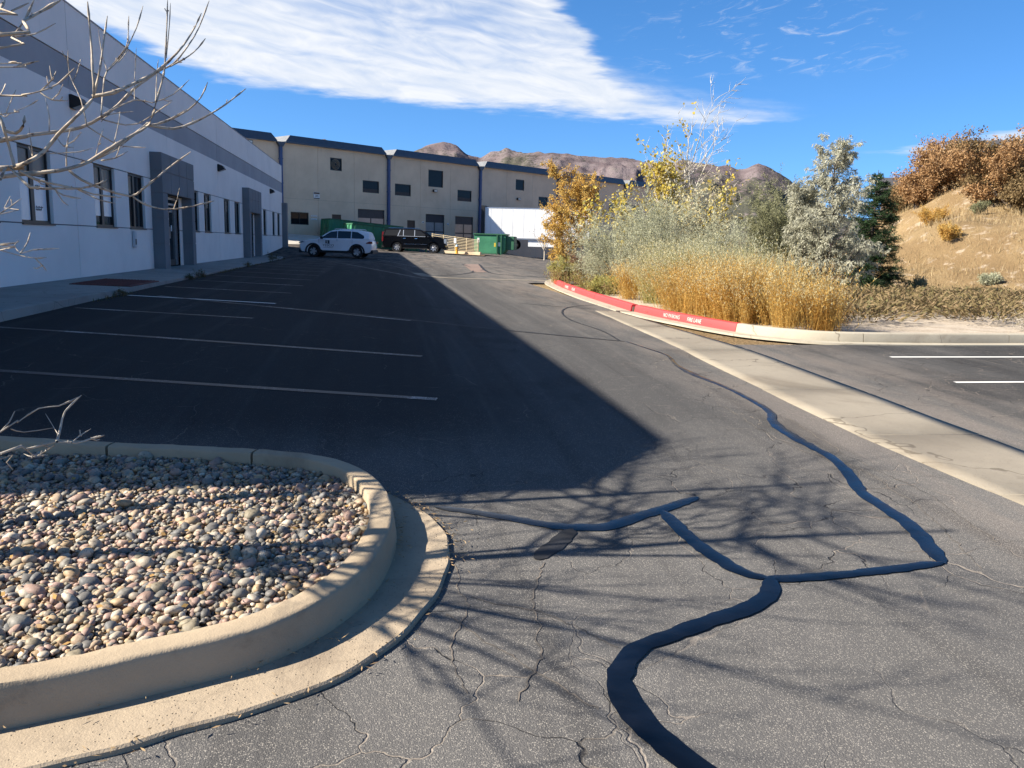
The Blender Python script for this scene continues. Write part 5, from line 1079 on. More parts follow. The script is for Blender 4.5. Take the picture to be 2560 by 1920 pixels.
def tree(name, base, label, cat, cfg, trunk, bark, lmat, leaf=None, seed=1, lean=(0, 0, 1), group=None, fol='crown', stems=1, cspread=.0, twigs=False):
    rg = np.random.default_rng(seed); polys = []
    for s in range(stems):
        d = np.array(lean, float)+(rg.normal(0, cspread, 3)*np.array([1, 1, .2]) if stems > 1 else 0); grow(rg, rg.normal(0, .06, 3)*np.array([1, 1, 0]) if stems > 1 else np.zeros(3), d, trunk[0]*(rg.uniform(.75, 1.1) if stems > 1 else 1), trunk[1], 0, cfg, polys)
    e = empty(name, base, 0, label, cat, group); last = len(cfg['seg'])-1; V, F = tubes([q for q in polys if q[2] < last or leaf is None or twigs]); np_obj('trunk' if cat == 'tree' else 'stems', V, F, bark, e, smooth=True)
    if leaf: V, F = leaves(rg, polys, **leaf); np_obj(fol, V, F, lmat, e)
    return e
def gpos(px, depth, f=ter): x, y = XY(px, depth); return (x, y, float(f(x, y))-.05)
ORANGE = leaf_mat('orange autumn leaves', [(.32, .18, .05), (.50, .31, .08), (.60, .41, .13), (.55, .45, .16)], .4)
YELLOW = leaf_mat('yellow cottonwood leaves', [(.38, .30, .10), (.50, .38, .06), (.55, .45, .14), (.42, .42, .06)], .4)
PALEY = leaf_mat('pale faded leaves', [(.36, .32, .18), (.46, .42, .28), (.40, .30, .12)], .35)
SAGE = leaf_mat('grey green leaves', [(.28, .285, .185), (.41, .41, .28), (.53, .525, .38)], .3)
SILV = leaf_mat('silver leaves', [(.27, .265, .19), (.40, .39, .295), (.52, .505, .40)], .35)
SILV2 = leaf_mat('silvery shoot tips', [(.30, .30, .20), (.40, .395, .28), (.47, .46, .34)], .35)
OLIV = leaf_mat('olive green leaves', [(.14, .145, .07), (.23, .23, .13), (.33, .32, .20)], .3)
NEED = leaf_mat('dark spruce needles', [(.016, .035, .017), (.035, .065, .028), (.06, .095, .045)], .15)
RUST = leaf_mat('russet oak leaves', [(.19, .105, .05), (.29, .165, .075), (.37, .23, .115), (.42, .295, .17)], .3)
RUST2 = leaf_mat('brown oak leaves', [(.115, .08, .04), (.20, .14, .07), (.28, .205, .105)], .3)
GOLD = leaf_mat('golden dry shoots', [(.38, .19, .05), (.50, .29, .075), (.57, .385, .12), (.52, .42, .19)], .4)
LIME = leaf_mat('yellow green shoots', [(.28, .27, .08), (.40, .36, .12), (.44, .42, .21)], .35)
JUNI = leaf_mat('bronze juniper', [(.09, .08, .035), (.16, .125, .06), (.22, .155, .09), (.13, .135, .06)], .15)
BRUSH = leaf_mat('reddish brown twigs', [(.17, .085, .045), (.25, .15, .085), (.31, .22, .14)], .2)
# orange aspen-like tree
cfgA = dict(seg=(9, 6, 4, 3), wander=(.04, .10, .18, .25), up=(.02, .10, .05, -.02), taper=(.85, .8, .8, .8), kids=(30, 8, 5), t0=(.10, .15, .2), ang=(52, 42, 45), ratio=(.50, .42, .5), rr=(.4, .5, .6), cone=True)
tree('aspen_tree', gpos(1234, 40), 'narrow orange leaved tree at the left end of the planted island', 'tree', cfgA, (4.6, .06), BARK, ORANGE, dict(per_m=60, size=.075, aspect=.75, levs=(2, 3), spread=.05, droop=.3), 11)
# cottonwood: bare top, yellow leaves low and on the left
BARKW = mat('whitish cottonwood bark', (.55, .50, .42), .8, (.42, .38, .31), 8)
cfgC = dict(seg=(8, 7, 5, 4), wander=(.05, .08, .13, .2), up=(.03, .16, .12, .05), taper=(.8, .85, .85, .8), kids=(17, 9, 4), t0=(.10, .15, .2), ang=(44, 36, 40), ratio=(.58, .40, .40), rr=(.55, .6, .75), rmin=.011)
cb_ = gpos(1492, 31)
def keepC(C, rg):
    k = rg.random(len(C)); h = C[:, 2]; left = C[:, 0] < -.55
    return k < np.where(h < 2.3, .8, np.where(left, np.where(h < 4.4, .8, .25), np.where(h < 2.9, .25, .008)))
tree('cottonwood_tree', cb_, 'tall half bare cottonwood with yellow leaves low and on the left', 'tree', cfgC, (4.3, .14), BARKW, YELLOW, dict(per_m=18, size=.115, aspect=.85, levs=(2, 3), spread=.06, droop=.5, along=.2, keep=keepC), 23, (-.03, 0, 1), twigs=True)
cfgY = dict(seg=(5, 5, 4), wander=(.1, .14, .2), up=(.1, .1, .02), taper=(.8, .8, .8), kids=(9, 7), t0=(.2, .2), ang=(45, 45), ratio=(.6, .5), rr=(.6, .6))
tree('cottonwood_sapling', gpos(1338, 30), 'bright yellow leaved sapling just right of the orange tree', 'tree', cfgY, (2.3, .03), BARK, YELLOW, dict(per_m=22, size=.11, aspect=.85, levs=(1, 2), spread=.05, droop=.4, along=.2), 31)
tree('cottonwood_sapling', gpos(1530, 28.5), 'yellow green sapling right of the tall half bare cottonwood', 'tree', cfgY, (2.6, .03), BARK, YELLOW, dict(per_m=16, size=.11, aspect=.85, levs=(1, 2), spread=.05, droop=.4, along=.2), 35)
tree('pale_leaved_shrub', gpos(1470, 27.5), 'pale faded shrub under the half bare cottonwood', 'shrub', cfgY, (2.2, .03), BARK, PALEY, dict(per_m=24, size=.085, aspect=.8, levs=(1, 2), spread=.06, droop=.3, along=.2), 37, stems=5, cspread=.4, fol='foliage')
# rounded grey green shrubs
cfgS = dict(seg=(5, 5, 4), wander=(.10, .12, .16), up=(.08, .08, .03), taper=(.8, .8, .8), kids=(14, 9), t0=(.15, .15), ang=(38, 38), ratio=(.55, .5), rr=(.55, .6))
for i, (px, dp, h, st_, lb, m_, sz) in enumerate(((1352, 23.5, 1.9, 10, 'grey green willow shrub left of the golden thicket', SAGE, .075), (1440, 22.5, 1.95, 10, 'tall grey green willow shrub behind the golden thicket', SAGE, .075), (1545, 24.5, 1.6, 7, 'low sage coloured shrub in the middle of the island', SAGE, .07), (1300, 26, 1.05, 6, 'small grey shrub behind the red kerb', SAGE, .06))):
    tree('willow_shrub', gpos(px, dp), lb, 'shrub', cfgS, (h, .018), BARK, m_, dict(per_m=48, size=sz, aspect=.16, levs=(1, 2), spread=.02, along=.55), 50+i, stems=st_, cspread=.45, fol='foliage', group='grey green willow shrubs')
# olive tree, silver tree, spruces
tree('olive_tree', gpos(1672, 29), 'rounded olive green tree left of the silver tree', 'tree', cfgS, (2.35, .035), BARKD, OLIV, dict(per_m=60, size=.085, aspect=.22, levs=(1, 2), spread=.03, droop=.15), 61, stems=9, cspread=.33)
cfgR = dict(seg=(9, 6, 5, 3), wander=(.05, .10, .14, .2), up=(.03, .08, -.03, -.10), taper=(.85, .8, .8, .7), kids=(46, 9, 4), t0=(.04, .15, .2), ang=(44, 42, 40), ratio=(.46, .38, .5), rr=(.45, .5, .6), cone=True)
tree('russian_olive', gpos(1797, 23.5), 'tall silver leaved tree in front of the dark spruce', 'tree', cfgR, (3.95, .06), BARKD, SILV, dict(per_m=75, size=.10, aspect=.22, levs=(2, 3), spread=.02, droop=.55), 71)
tree('russian_olive', gpos(1738, 24.5), 'lower silver leaved tree left of the tall one', 'tree', cfgR, (2.9, .05), BARKD, SILV, dict(per_m=70, size=.095, aspect=.22, levs=(2, 3), spread=.02, droop=.5), 73)
def spruce(base, h, rad, label, seed):
    rg = np.random.default_rng(seed); polys = [(np.array([[0, 0, 0], [0, 0, h*.5], [0, 0, h]]), np.array([.09, .05, .008]), 0)]
    for z in np.arange(.25, h-.1, .085):
        rr_ = rad*(1-z/h)**.75*rg.uniform(.75, 1.15)+.05
        for k in range(6):
            a = rg.uniform(0, 2*math.pi); d = np.array([math.cos(a), math.sin(a), -.12+.25*(z/h)]); tip = d*rr_; mid = d*rr_*.5+np.array([0, 0, -.05*rr_]); polys.append((np.array([[0, 0, z], mid+[0, 0, z], tip+[0, 0, z+.06*rr_]]), np.array([.018, .01, .004]), 1))
            for q in range(5):
                f = rg.uniform(.3, .95); st0 = np.array([0, 0, z])+tip*f; an = a+rg.choice([-1, 1])*R(45); l = rr_*.32*(1.1-f*.5); polys.append((np.array([st0, st0+np.array([math.cos(an), math.sin(an), -.15])*l*.5, st0+np.array([math.cos(an), math.sin(an), -.28])*l]), np.array([.008, .005, .003]), 2))
    e = empty('spruce_tree', base, 0, label, 'tree'); V, F = tubes(polys); np_obj('trunk', V, F, BARKD, e); V, F = leaves(rg, polys, 135, .085, .18, (1, 2), .02, 0., .45); np_obj('crown', V, F, NEED, e)
spruce(gpos(1882, 27), 4.0, 1.3, 'dark green spruce behind the tall silver tree', 81); spruce(gpos(1745, 31), 3.6, .9, 'dark green spruce peeping out left of the silver tree', 83)
# golden thicket along the kerb: upright arching shoots
def blades(rg, X, Y, Z, hgt, wid, lean, curve, nseg=3):
    n = len(X); d = rg.normal(0, 1, (n, 2))*lean+np.array([-.16, -.05])*1.0; s = np.linspace(0, 1, nseg+1); th = rg.uniform(0, math.pi, n); sd = np.stack([np.cos(th), np.sin(th), 0*th], 1)*wid[:, None]*.5
    Vv = []
    for k in s:
        c = np.stack([X+d[:, 0]*hgt*(k*.5+curve*k*k), Y+d[:, 1]*hgt*(k*.5+curve*k*k), Z+hgt*k*(1-.12*k)], 1); w = (1-k*.85); Vv += [c-sd*w, c+sd*w]
    V = np.stack(Vv, 1).reshape(-1, 3); m = 2*(nseg+1); F = np.concatenate([np.stack([np.arange(n)*m+2*k, np.arange(n)*m+2*k+1, np.arange(n)*m+2*k+3, np.arange(n)*m+2*k+2], 1) for k in range(nseg)]); return V, F
def thicket(name, label, n, reg, hr, m, seed, leafm=None, topm=None, lsize=.035, ln=6, wid=(.003, .007), lean=.16, cat='thicket', per=70):
    """vase shaped clumps of shoots inside a ground polygon, small leaves along them"""
    rg = np.random.default_rng(seed); reg = np.array(reg); lo_, hi = reg.min(0), reg.max(0); nc = max(3, n//per); cx = rg.uniform(lo_[0], hi[0], nc*5); cy = rg.uniform(lo_[1], hi[1], nc*5); ok = poly_in(cx, cy, reg); cx, cy = cx[ok][:nc], cy[ok][:nc]; nc = len(cx)
    k = rg.integers(0, nc, n); a = rg.uniform(0, 2*math.pi, n); r_ = np.abs(rg.normal(0, .11, n)); x = cx[k]+np.cos(a)*r_; y = cy[k]+np.sin(a)*r_; ch = rg.uniform(.72, 1.12, nc); cl = rg.normal(0, .10, (nc, 2))
    h = rg.uniform(*hr, n)*ch[k]*(1-.8*np.clip(r_-.1, 0, .4)); z = ter(x, y)-.03; w = rg.uniform(*wid, n); s = np.linspace(0, 1, 4); th = rg.uniform(0, math.pi, n); sd = np.stack([np.cos(th), np.sin(th), 0*th], 1)*w[:, None]*.5
    d = np.stack([np.cos(a), np.sin(a)], 1)*(r_*1.5+.03)[:, None]+rg.normal(0, lean*.7, (n, 2))+cl[k]+np.array([-.13, -.03]); Vv = []
    for q in s:
        c = np.stack([x+d[:, 0]*h*(q*.45+.55*q*q), y+d[:, 1]*h*(q*.45+.55*q*q), z+h*q*(1-.14*q)], 1); Vv += [c-sd*(1-q*.8), c+sd*(1-q*.8)]
    V = np.stack(Vv, 1).reshape(-1, 3); F = np.concatenate([np.stack([np.arange(n)*8+2*q, np.arange(n)*8+2*q+1, np.arange(n)*8+2*q+3, np.arange(n)*8+2*q+2], 1) for q in range(3)]); o = np_obj(name, V, F, m)
    for lm, lo2, hi2, nn in ((leafm, .12, .92, int(ln*1.5)), (topm or leafm, .70, 1., max(2, ln//2))):
        if lm is None: continue
        kk_ = rg.integers(0, n, n*nn); s = rg.uniform(lo2, hi2, n*nn); vi = V.reshape(n, 8, 3); i = np.minimum((s*3).astype(int), 2); f = (s*3-i)[:, None]; c = (vi[kk_, 2*i]+vi[kk_, 2*i+1])*.5*(1-f)+(vi[kk_, 2*i+2]+vi[kk_, 2*i+3])*.5*f
        a_ = rdir(len(c), rg)*.7+np.array([0, 0, .55]); a_ *= (lsize*rg.uniform(.5, 1.5, len(c)))[:, None]; b = np.cross(a_, rdir(len(c), rg)); b *= (.17*lsize/(np.linalg.norm(b, axis=1)+1e-9))[:, None]; V2, F2 = quads(c, a_, b); tag(np_obj('shoot_leaves', V2, F2, lm, o), kind='stuff')
    return tag(o, label, cat, None, 'stuff')
STRAW2 = leaf_mat('pale straw tips', [(.40, .33, .15), (.50, .43, .23), (.56, .50, .32), (.42, .40, .22)], .4)
thicket('golden_thicket', 'dense golden upright shoots along the red kerb', 6200, [(5.8, 17.0), (6.1, 14.8), (6.38, 13.5), (6.85, 12.75), (7.45, 12.65), (7.7, 13.6), (7.4, 15.5), (6.8, 17)], (.85, 1.55), GOLD, 5, GOLD, STRAW2, .038, 9)
thicket('green_gold_thicket', 'taller silvery yellow green shoots behind the golden ones', 5200, [(6.05, 19.8), (6.25, 16.8), (7.1, 15.6), (7.8, 14.6), (8.2, 15.5), (8.1, 17.5), (7.2, 20.2)], (1.2, 1.9), LIME, 7, STRAW2, SILV2, .044, 9, lean=.24, per=60)
thicket('sparse_brown_brush', 'thin reddish brown brush right of the golden thicket', 1300, [(7.5, 13.0), (8.2, 13.0), (8.9, 14.6), (8.3, 15.9), (7.8, 14.6)], (.45, .85), BRUSH, 9, GOLD, BRUSH, .03, 5)
thicket('low_brown_brush', 'low brown and yellow brush at the far tip of the red kerb', 1700, [(5.95, 29), (5.75, 25), (5.75, 20.5), (6.6, 21), (7.4, 26), (8.2, 30.5), (7.4, 31)], (.35, .75), BRUSH, 13, LIME, BRUSH, .04, 6)
thicket('orange_brush', 'orange tinged brush between grey shrub and golden thicket', 900, [(6.0, 21), (6.0, 19), (6.9, 19), (7.0, 21.5)], (.9, 1.25), GOLD, 15, GOLD, STRAW2, .045, 7)
for i, (px, dp, h, lb, m_) in enumerate(((1210, 30.5, .62, 'small yellow green bush at the far tip of the red kerb', LIME), (1262, 31, .8, 'small brown bush below the orange tree', BRUSH), (1305, 22, .5, 'tiny yellow green bush right behind the red kerb', LIME))):
    tree('small_bush', gpos(px, dp), lb, 'shrub', cfgS, (h, .01), BARK, m_, dict(per_m=70, size=.05, aspect=.35, levs=(1, 2), spread=.02), 90+i, stems=8, cspread=.6, fol='foliage')
# spreading junipers
rg = np.random.default_rng(101); Vs = []; Fs = []; off = 0; Vb = []; Fb = []; ob_ = 0
for k in range(190):
    while True:
        x, y = rg.uniform(7.8, 25), rg.uniform(13.2, 20.8)
        if y > 13.6+.28*abs(math.sin(x*.9)) and y < 22 and x > 7.7+(y-13)*.38: break
    zb_ = float(ter(x, y)); n = 260; a = rg.uniform(0, 2*math.pi, n); r_ = rg.uniform(.05, .75, n)**.8; hh = (.42-.28*r_)*rg.uniform(.55, 1.2, n); c = np.stack([x+np.cos(a)*r_, y+np.sin(a)*r_, zb_+hh], 1)
    d = np.stack([np.cos(a)*.9, np.sin(a)*.9, rg.uniform(.15, .7, n)], 1)+rg.normal(0, .3, (n, 3)); d *= (rg.uniform(.08, .19, n)/np.linalg.norm(d, axis=1))[:, None]; b = np.cross(d, rdir(n, rg)); b *= (rg.uniform(.010, .02, n)/(np.linalg.norm(b, axis=1)+1e-9))[:, None]; V, F = quads(c, d, b); Vs.append(V); Fs.append(F+off); off += len(V)
tag(np_obj('juniper_cover', np.concatenate(Vs), np.concatenate(Fs), JUNI), 'low spreading bronze junipers covering the bed below the hillside', 'juniper', None, 'stuff')
# pale rock mulch behind the kerb
rg = np.random.default_rng(103); n = 12000; x = rg.uniform(6.2, 22, n); y = 11.98+rg.exponential(.6, n); ok = (y < 15.5) & ~((x < 8.8) & (y < 12.1+(8.8-x)*.5)); x, y = x[ok], y[ok]; n = len(x)
CV = np.array([(math.cos(k*2.09)*.9, math.sin(k*2.09)*.9, -.3) for k in range(3)]+[(math.cos(k*2.09+1)*.6, math.sin(k*2.09+1)*.6, .5) for k in range(3)]); CF = np.array([(0, 1, 3), (1, 4, 3), (1, 2, 4), (2, 5, 4), (2, 0, 5), (0, 3, 5), (3, 4, 5)])
a = rg.uniform(0, 6.28, n); s = rg.uniform(.018, .045, n); cr, sr = np.cos(a), np.sin(a); Vv = np.stack([cr[:, None]*CV[:, 0]-sr[:, None]*CV[:, 1], sr[:, None]*CV[:, 0]+cr[:, None]*CV[:, 1], np.repeat(CV[None, :, 2], n, 0)], -1)*s[:, None, None]+np.stack([x, y, ter(x, y)+.03], 1)[:, None]
ROCK = mat('pale crushed rock', (.50, .44, .35), .9, (.36, .31, .25), 9, col3=(.6, .55, .46), scale3=25)
tag(np_obj('rock_mulch', Vv.reshape(-1, 3), (np.arange(n)[:, None, None]*6+CF[None]).reshape(-1, 3), ROCK), 'pale crushed rock spread behind the plain kerb', 'gravel', None, 'stuff')
isl_pts = sheet('island_bed', np.arange(5.0, 30.1, .4), np.arange(11.8, 26.1, .4), mat('tan bed gravel', (.40, .33, .25), .95, (.29, .23, .165), 2.5, bmp=(40, .7, .02), col3=(.5, .43, .33), scale3=30), lambda x, y: ter_rough(x, y)+.12, 0, lambda x, y: (x > np.interp(y, [11.8, 12.4, 13.2, 15.2, 17, 20, 24, 28], [6.9, 6.5, 6.05, 5.65, 5.35, 5.45, 5.65, 6.1])+.1) & (y > np.interp(x, [5, 6, 7.1, 8.5, 30], [13.4, 13.3, 12.1, 11.95, 12.1])) & (y < 23) ); tag(isl_pts, kind='structure')
cfgT = dict(seg=(4, 4, 3), wander=(.15, .2, .25), up=(.05, .03, 0), taper=(.7, .7, .7), kids=(6, 4), t0=(.2, .2), ang=(45, 45), ratio=(.6, .5), rr=(.6, .6))
tree('grey_twig_shrub', (11.3, 12.85, float(ter(11.3, 12.85))), 'small grey leafless shrub at the front of the junipers', 'shrub', cfgT, (.42, .009), BARKP, None, None, 111, stems=9, cspread=.9)
# hillside: grass, oaks, bushes
rg = np.random.default_rng(121); n = 90000; x = rg.uniform(14, 52, n); y = rg.uniform(20, 62, n); ok = (x/y > .49) & (rg.random(n) < np.clip(1.5-np.hypot(x, y)/70, .2, 1)) & (rg.random(n) < .25+sm(.38, .6, fbm(x*.35, y*.35, 3, 4))) & (y > 20.5); x, y = x[ok], y[ok]; n = len(x)
GRS = leaf_mat('dry hill grass', [(.30, .21, .10), (.40, .295, .155), (.48, .385, .235), (.29, .18, .08)], .35, .6)
V, F = blades(rg, x, y, ter_rough(x, y)-.02, rg.uniform(.14, .42, n)*(.6+.8*fbm(x*.5, y*.5, 2, 6)), rg.uniform(.010, .028, n), .4, .3, 2); tag(np_obj('hill_grass', V, F, GRS), 'dry straw coloured grass on the hillside', 'grass', None, 'stuff')
cfgO = dict(seg=(5, 5, 4), wander=(.12, .14, .2), up=(.05, .05, .02), taper=(.75, .8, .8), kids=(9, 9), t0=(.2, .2), ang=(45, 45), ratio=(.6, .5), rr=(.6, .6))
OAK = [(1968, 45, 2.6, RUST, 'russet oak clump nearest the spruce on the hill'), (2010, 46, 3.1, RUST, 'tallest russet oak on the left of the hillside'), (2046, 44, 2.2, RUST, 'russet oak left of the house eave'), (2128, 40.5, 3.0, RUST2, 'brown oak just right of the house eave'), (2175, 39, 3.3, RUST, 'large russet oak near the right edge'), (2225, 37.5, 2.9, RUST2, 'brown oak cut off by the right edge'), (2255, 42, 2.7, RUST, 'tall russet oak behind the right edge oaks'), (1932, 50, 2.2, RUST2, 'low brown oak just behind the spruce')]
for i, (px, dp, h, m_, lb) in enumerate(OAK):
    tree('oak_tree', gpos(px, dp, ter_rough), lb, 'tree', cfgO, (h*.68, .06), BARKD, m_, dict(per_m=60, size=.11, aspect=.65, levs=(1, 2), spread=.10, along=.2), 130+i, stems=6, cspread=.34, group='oaks on the hillside')
cn = dict(per_m=60, size=.07, aspect=.3, levs=(1, 2), spread=.03)
for i, (px, dp, h, m_, lb) in enumerate(((2012, 40, .7, GOLD, 'yellow bush at the foot of the left oaks'), (2045, 33, .5, GOLD, 'dull yellow bush half way up the slope'), (2105, 38, .4, OLIV, 'small dark green bush on the upper slope'), (1985, 27.5, .4, OLIV, 'olive bush right of the spruce foot'), (2150, 28.5, .32, SAGE, 'sage bush low on the slope to the right'))):
    tree('hill_bush', gpos(px, dp, ter_rough), lb, 'shrub', cfgS, (h, .012), BARK, m_, cn, 160+i, stems=8, cspread=.6, fol='foliage', group='bushes on the hillside')
# houses above the oaks
ROOF = mat('dark shingle roof', (.05, .048, .05), .9, (.07, .065, .065), 4, bmp=(30, .5, .02)); HW = mat('tan siding', (.34, .27, .21), .8, (.30, .24, .18), 2)
def house(px, dp, eave_z, w, d_, label):
    x, y = XY(px, dp); zb_ = float(ter_rough(x, y))-1; e = empty('house', (x, y, zb_), R(-28), label, 'house'); ez = eave_z-zb_
    MB().box(0, w, 0, d_, 0, ez).build('wall', HW, e); mb = MB(); mb.prism([(-.5, ez), (d_+.5, ez), (d_+.5, ez+.12), (d_/2, ez+1.6), (-.5, ez+.12)], -.6, w+.6, 'x'); r_ = mb.build('roof', ROOF, e); MB().box(-.6, w+.6, -.62, -.5, ez, ez+.16).build('gutter', NAVY, r_)
    MB().box(.05, .13, -.12, -.03, 0, ez).build('downpipe', NAVY, e)
    for k in range(3): f = MB().box(1.2+k*2.6, 2.6+k*2.6, -.05, -.005, ez-1.9, ez-.6).build('window', SIGNW, e); MB().box(1.28+k*2.6, 2.52+k*2.6, -.06, -.051, ez-1.82, ez-.68).build('pane', GLASS, f)
house(2072, 56, 8.2, 9, 8, 'house with dark eave showing between the hillside oaks'); house(1912, 62, 6.0, 9, 7, 'house roof just showing left of the hillside oaks')
# far scrub between island and mountains
for i, (px, dp, h) in enumerate(((1560, 70, 2.4), (1600, 76, 2.6), (1515, 82, 2.6), (1640, 68, 2.0))):
    tree('bare_tree', gpos(px, dp), ['brown leafless tree in the gap right of the cottonwood', 'larger leafless tree in the gap left of the olive tree', 'leafless tree half hidden behind the cottonwood', 'leafless tree tucked against the olive tree'][i], 'tree', cfgO, (h*.7, .06), BARK, BRUSH, dict(per_m=16, size=.13, aspect=.3, levs=(2,), spread=.1), 180+i, stems=4, cspread=.35, group='far leafless trees')
tree('leafless_shrub', gpos(703, 67, lot), 'leafless dark shrub in front of the rear green container', 'shrub', cfgT, (1.1, .014), BARKD, None, None, 191, stems=7, cspread=.5)
tree('young_tree', gpos(1177, 76, lot), 'tiny leafless forked tree in front of the trailer', 'tree', dict(seg=(4, 4, 3), wander=(.03, .1, .2), up=(0, .1, .05), taper=(.5, .6, .7), kids=(6, 5), t0=(.45, .2), ang=(35, 35), ratio=(.8, .5), rr=(.6, .6)), (1.9, .09), BARKP, BRUSH, dict(per_m=6, size=.09, aspect=.5, levs=(2,), spread=.03), 195)
# weeds in the sidewalk joint
WEED = leaf_mat('dry weeds', [(.10, .085, .04), (.17, .13, .07), (.09, .10, .04)], .2)
for i, (y, h, lb) in enumerate(((23.2, .12, 'weed tuft at the sidewalk kerb beyond the red pad'), (24.6, .15, 'taller weed at the sidewalk kerb near the first entrance'), (33, .14, 'weed tuft at the sidewalk kerb between the entrances'), (40.5, .34, 'tall dry weed at the sidewalk kerb near second entrance'), (17.2, .09, 'small weed at the sidewalk kerb before the red pad'))):
    tree('weed', (-5.05, y, float(lot(-5.05, y))), lb, 'weed', cfgT, (h, .004), BARKD, WEED, dict(per_m=60, size=.04, aspect=.25, levs=(1, 2), spread=.015), 200+i, stems=8, cspread=.6, fol='foliage', group='weeds along the sidewalk kerb')
rg = np.random.default_rng(211); n = 900; y = rg.uniform(8, 46, n); x = -5.08+rg.exponential(.06, n); hgt = rg.uniform(.02, .09, n)*(fbm(y*.8, 0*y, 3, 8) > .5); V, F = blades(rg, x, y, lot(x, y), hgt, rg.uniform(.01, .03, n), .6, .3, 2); tag(np_obj('kerb_debris', V, F, WEED), 'dead leaves and grass caught along the sidewalk kerb', 'litter', None, 'stuff')
# ---------------------------------------------------------------- bare ash tree at the near planter
TB = np.array([-2.75, 4.05, float(bedz(-2.75, 4.05))])
at_ = empty('ash_tree', tuple(TB), 0, 'leafless pale barked tree reaching in from the left edge', 'tree')
rg = np.random.default_rng(301); polys = []
c1 = lambda x, y: (x*.3126, y*.3126)
c2 = lambda x, y: (x*.3436/DSP, (300+y*.3436)/DSP)
c3 = lambda x, y: (x*.5425/DSP, (600+y*.5425)/DSP)
def limb(cv_, pts, d0, d1, r0_, r1_, start=None, spurs=True, lev=1):
    n = len(pts); P = [AT(*cv_(*p), d0+(d1-d0)*i/max(1, n-1)+.03*math.sin(i*2.1+d0*9)) for i, p in enumerate(pts)]
    if start is not None: P = [np.array(start, float)]+P
    Q = smooth_path(np.array(P), .05); k = len(Q); rad = np.linspace(r0_, r1_, k)*.84
    node = np.zeros(k); sp = .075/ .05
    for i in range(2, k-1):
        if rg.random() < .22 and spurs:
            rad[i] *= 1.28
            d = Q[min(i+1, k-1)]-Q[i-1]; d /= np.linalg.norm(d)+1e-9; pr_ = perp(d, rg)
            for s in (1, -1):
                if rg.random() < .55:
                    l = rg.choice([.008, .012, .02, .05, .10], p=[.4, .28, .18, .09, .05]); v = d*.6+pr_*s*.8+np.array([0, 0, .25]); v /= np.linalg.norm(v)
                    polys.append((np.array([Q[i], Q[i]+v*l*.6, Q[i]+v*l+np.array([0, 0, l*.2])]), np.array([max(.0022, rad[i]*.4), .0024, .0030]) if l < .03 else np.array([max(.0022, rad[i]*.4), .0026, .0016]), 3))
    if spurs: rad[-1] = r1_*.5; rad[-2] = r1_*1.5
    polys.append((Q, rad, lev))
LA = np.array([TB, TB+[.0, -.02, .45], TB+[.03, -.20, 1.3], TB+[.05, -.24, 2.3], TB+[-.02, -.2, 3.3], TB+[0, -.25, 4.3]]); LB = np.array([TB+[0, 0, .35], TB+[-.06, .35, .75], TB+[-.10, .58, 1.6], TB+[-.05, .62, 2.6], TB+[-.1, .7, 4.2]])
for P_, r_ in ((LA, .058), (LB, .048)): Q = smooth_path(P_, .12); polys.append((Q, np.linspace(r_, r_*.3, len(Q)), 0))
tA = lambda z: np.array([TB[0]+.05, TB[1]-.22, z]); tB = lambda z: np.array([TB[0]-.08, TB[1]+.6, z])
limb(c1, [(0, 1165), (100, 1155), (190, 1120), (300, 1050), (400, 930), (500, 830), (600, 730), (650, 650), (640, 500), (635, 370), (620, 180), (605, 10)], 3.55, 3.75, .021, .004, tA(1.75))
limb(c1, [(648, 655), (690, 480), (720, 260), (742, 110)], 3.70, 3.8, .007, .003)
limb(c1, [(640, 665), (780, 640), (920, 580), (1060, 510), (1170, 420), (1270, 310), (1345, 190), (1392, 90)], 3.69, 4.05, .010, .003)
limb(c1, [(0, 970), (200, 935), (400, 910), (560, 880), (700, 810), (820, 720), (930, 610), (1000, 560), (1100, 490), (1200, 440), (1290, 330), (1370, 200), (1445, 5)], 3.8, 4.5, .018, .003, tB(1.9))
limb(c1, [(1138, 470), (1150, 250), (1158, 0)], 4.25, 4.3, .006, .003); limb(c1, [(1148, 400), (1170, 180), (1178, 20)], 4.26, 4.3, .004, .002)
limb(c1, [(1175, 460), (1230, 430), (1300, 390), (1370, 330), (1420, 265)], 4.3, 4.4, .005, .003)
limb(c1, [(20, 1220), (180, 1200), (400, 1180), (560, 1140), (660, 1090), (800, 1000), (920, 930), (1030, 860), (1080, 700), (1120, 560), (1140, 460)], 3.5, 4.0, .019, .004, tA(1.65))
limb(c1, [(660, 1095), (740, 1060), (860, 980), (1000, 870), (1035, 850)], 3.78, 3.95, .009, .006)
limb(c1, [(1030, 865), (1200, 890), (1330, 850), (1450, 790), (1560, 720), (1700, 612)], 3.95, 4.3, .008, .003); limb(c1, [(1040, 865), (1150, 840), (1300, 760), (1390, 670), (1435, 568)], 3.95, 4.1, .006, .003); limb(c1, [(1100, 850), (1180, 820), (1290, 755)], 3.98, 4.0, .005, .002)
limb(c1, [(0, 1240), (60, 1150), (200, 1290), (400, 1300), (560, 1300), (680, 1270), (740, 1240)], 3.45, 3.6, .008, .003)
limb(c1, [(130, 1180), (250, 1240), (420, 1280), (560, 1310), (640, 1340), (840, 1365)], 3.5, 3.7, .007, .003)
limb(c1, [(480, 1180), (560, 1240), (700, 1300), (900, 1355), (980, 1310), (1100, 1215), (1165, 1160), (1320, 1048)], 3.66, 3.9, .008, .003)
limb(c1, [(920, 1360), (1000, 1410), (1100, 1440), (1200, 1445), (1350, 1420), (1480, 1388)], 3.8, 4.0, .005, .003); limb(c1, [(540, 1310), (620, 1350), (700, 1385), (800, 1405)], 3.6, 3.7, .004, .002); limb(c1, [(300, 1250), (380, 1310), (440, 1350), (560, 1372)], 3.55, 3.6, .004, .003)
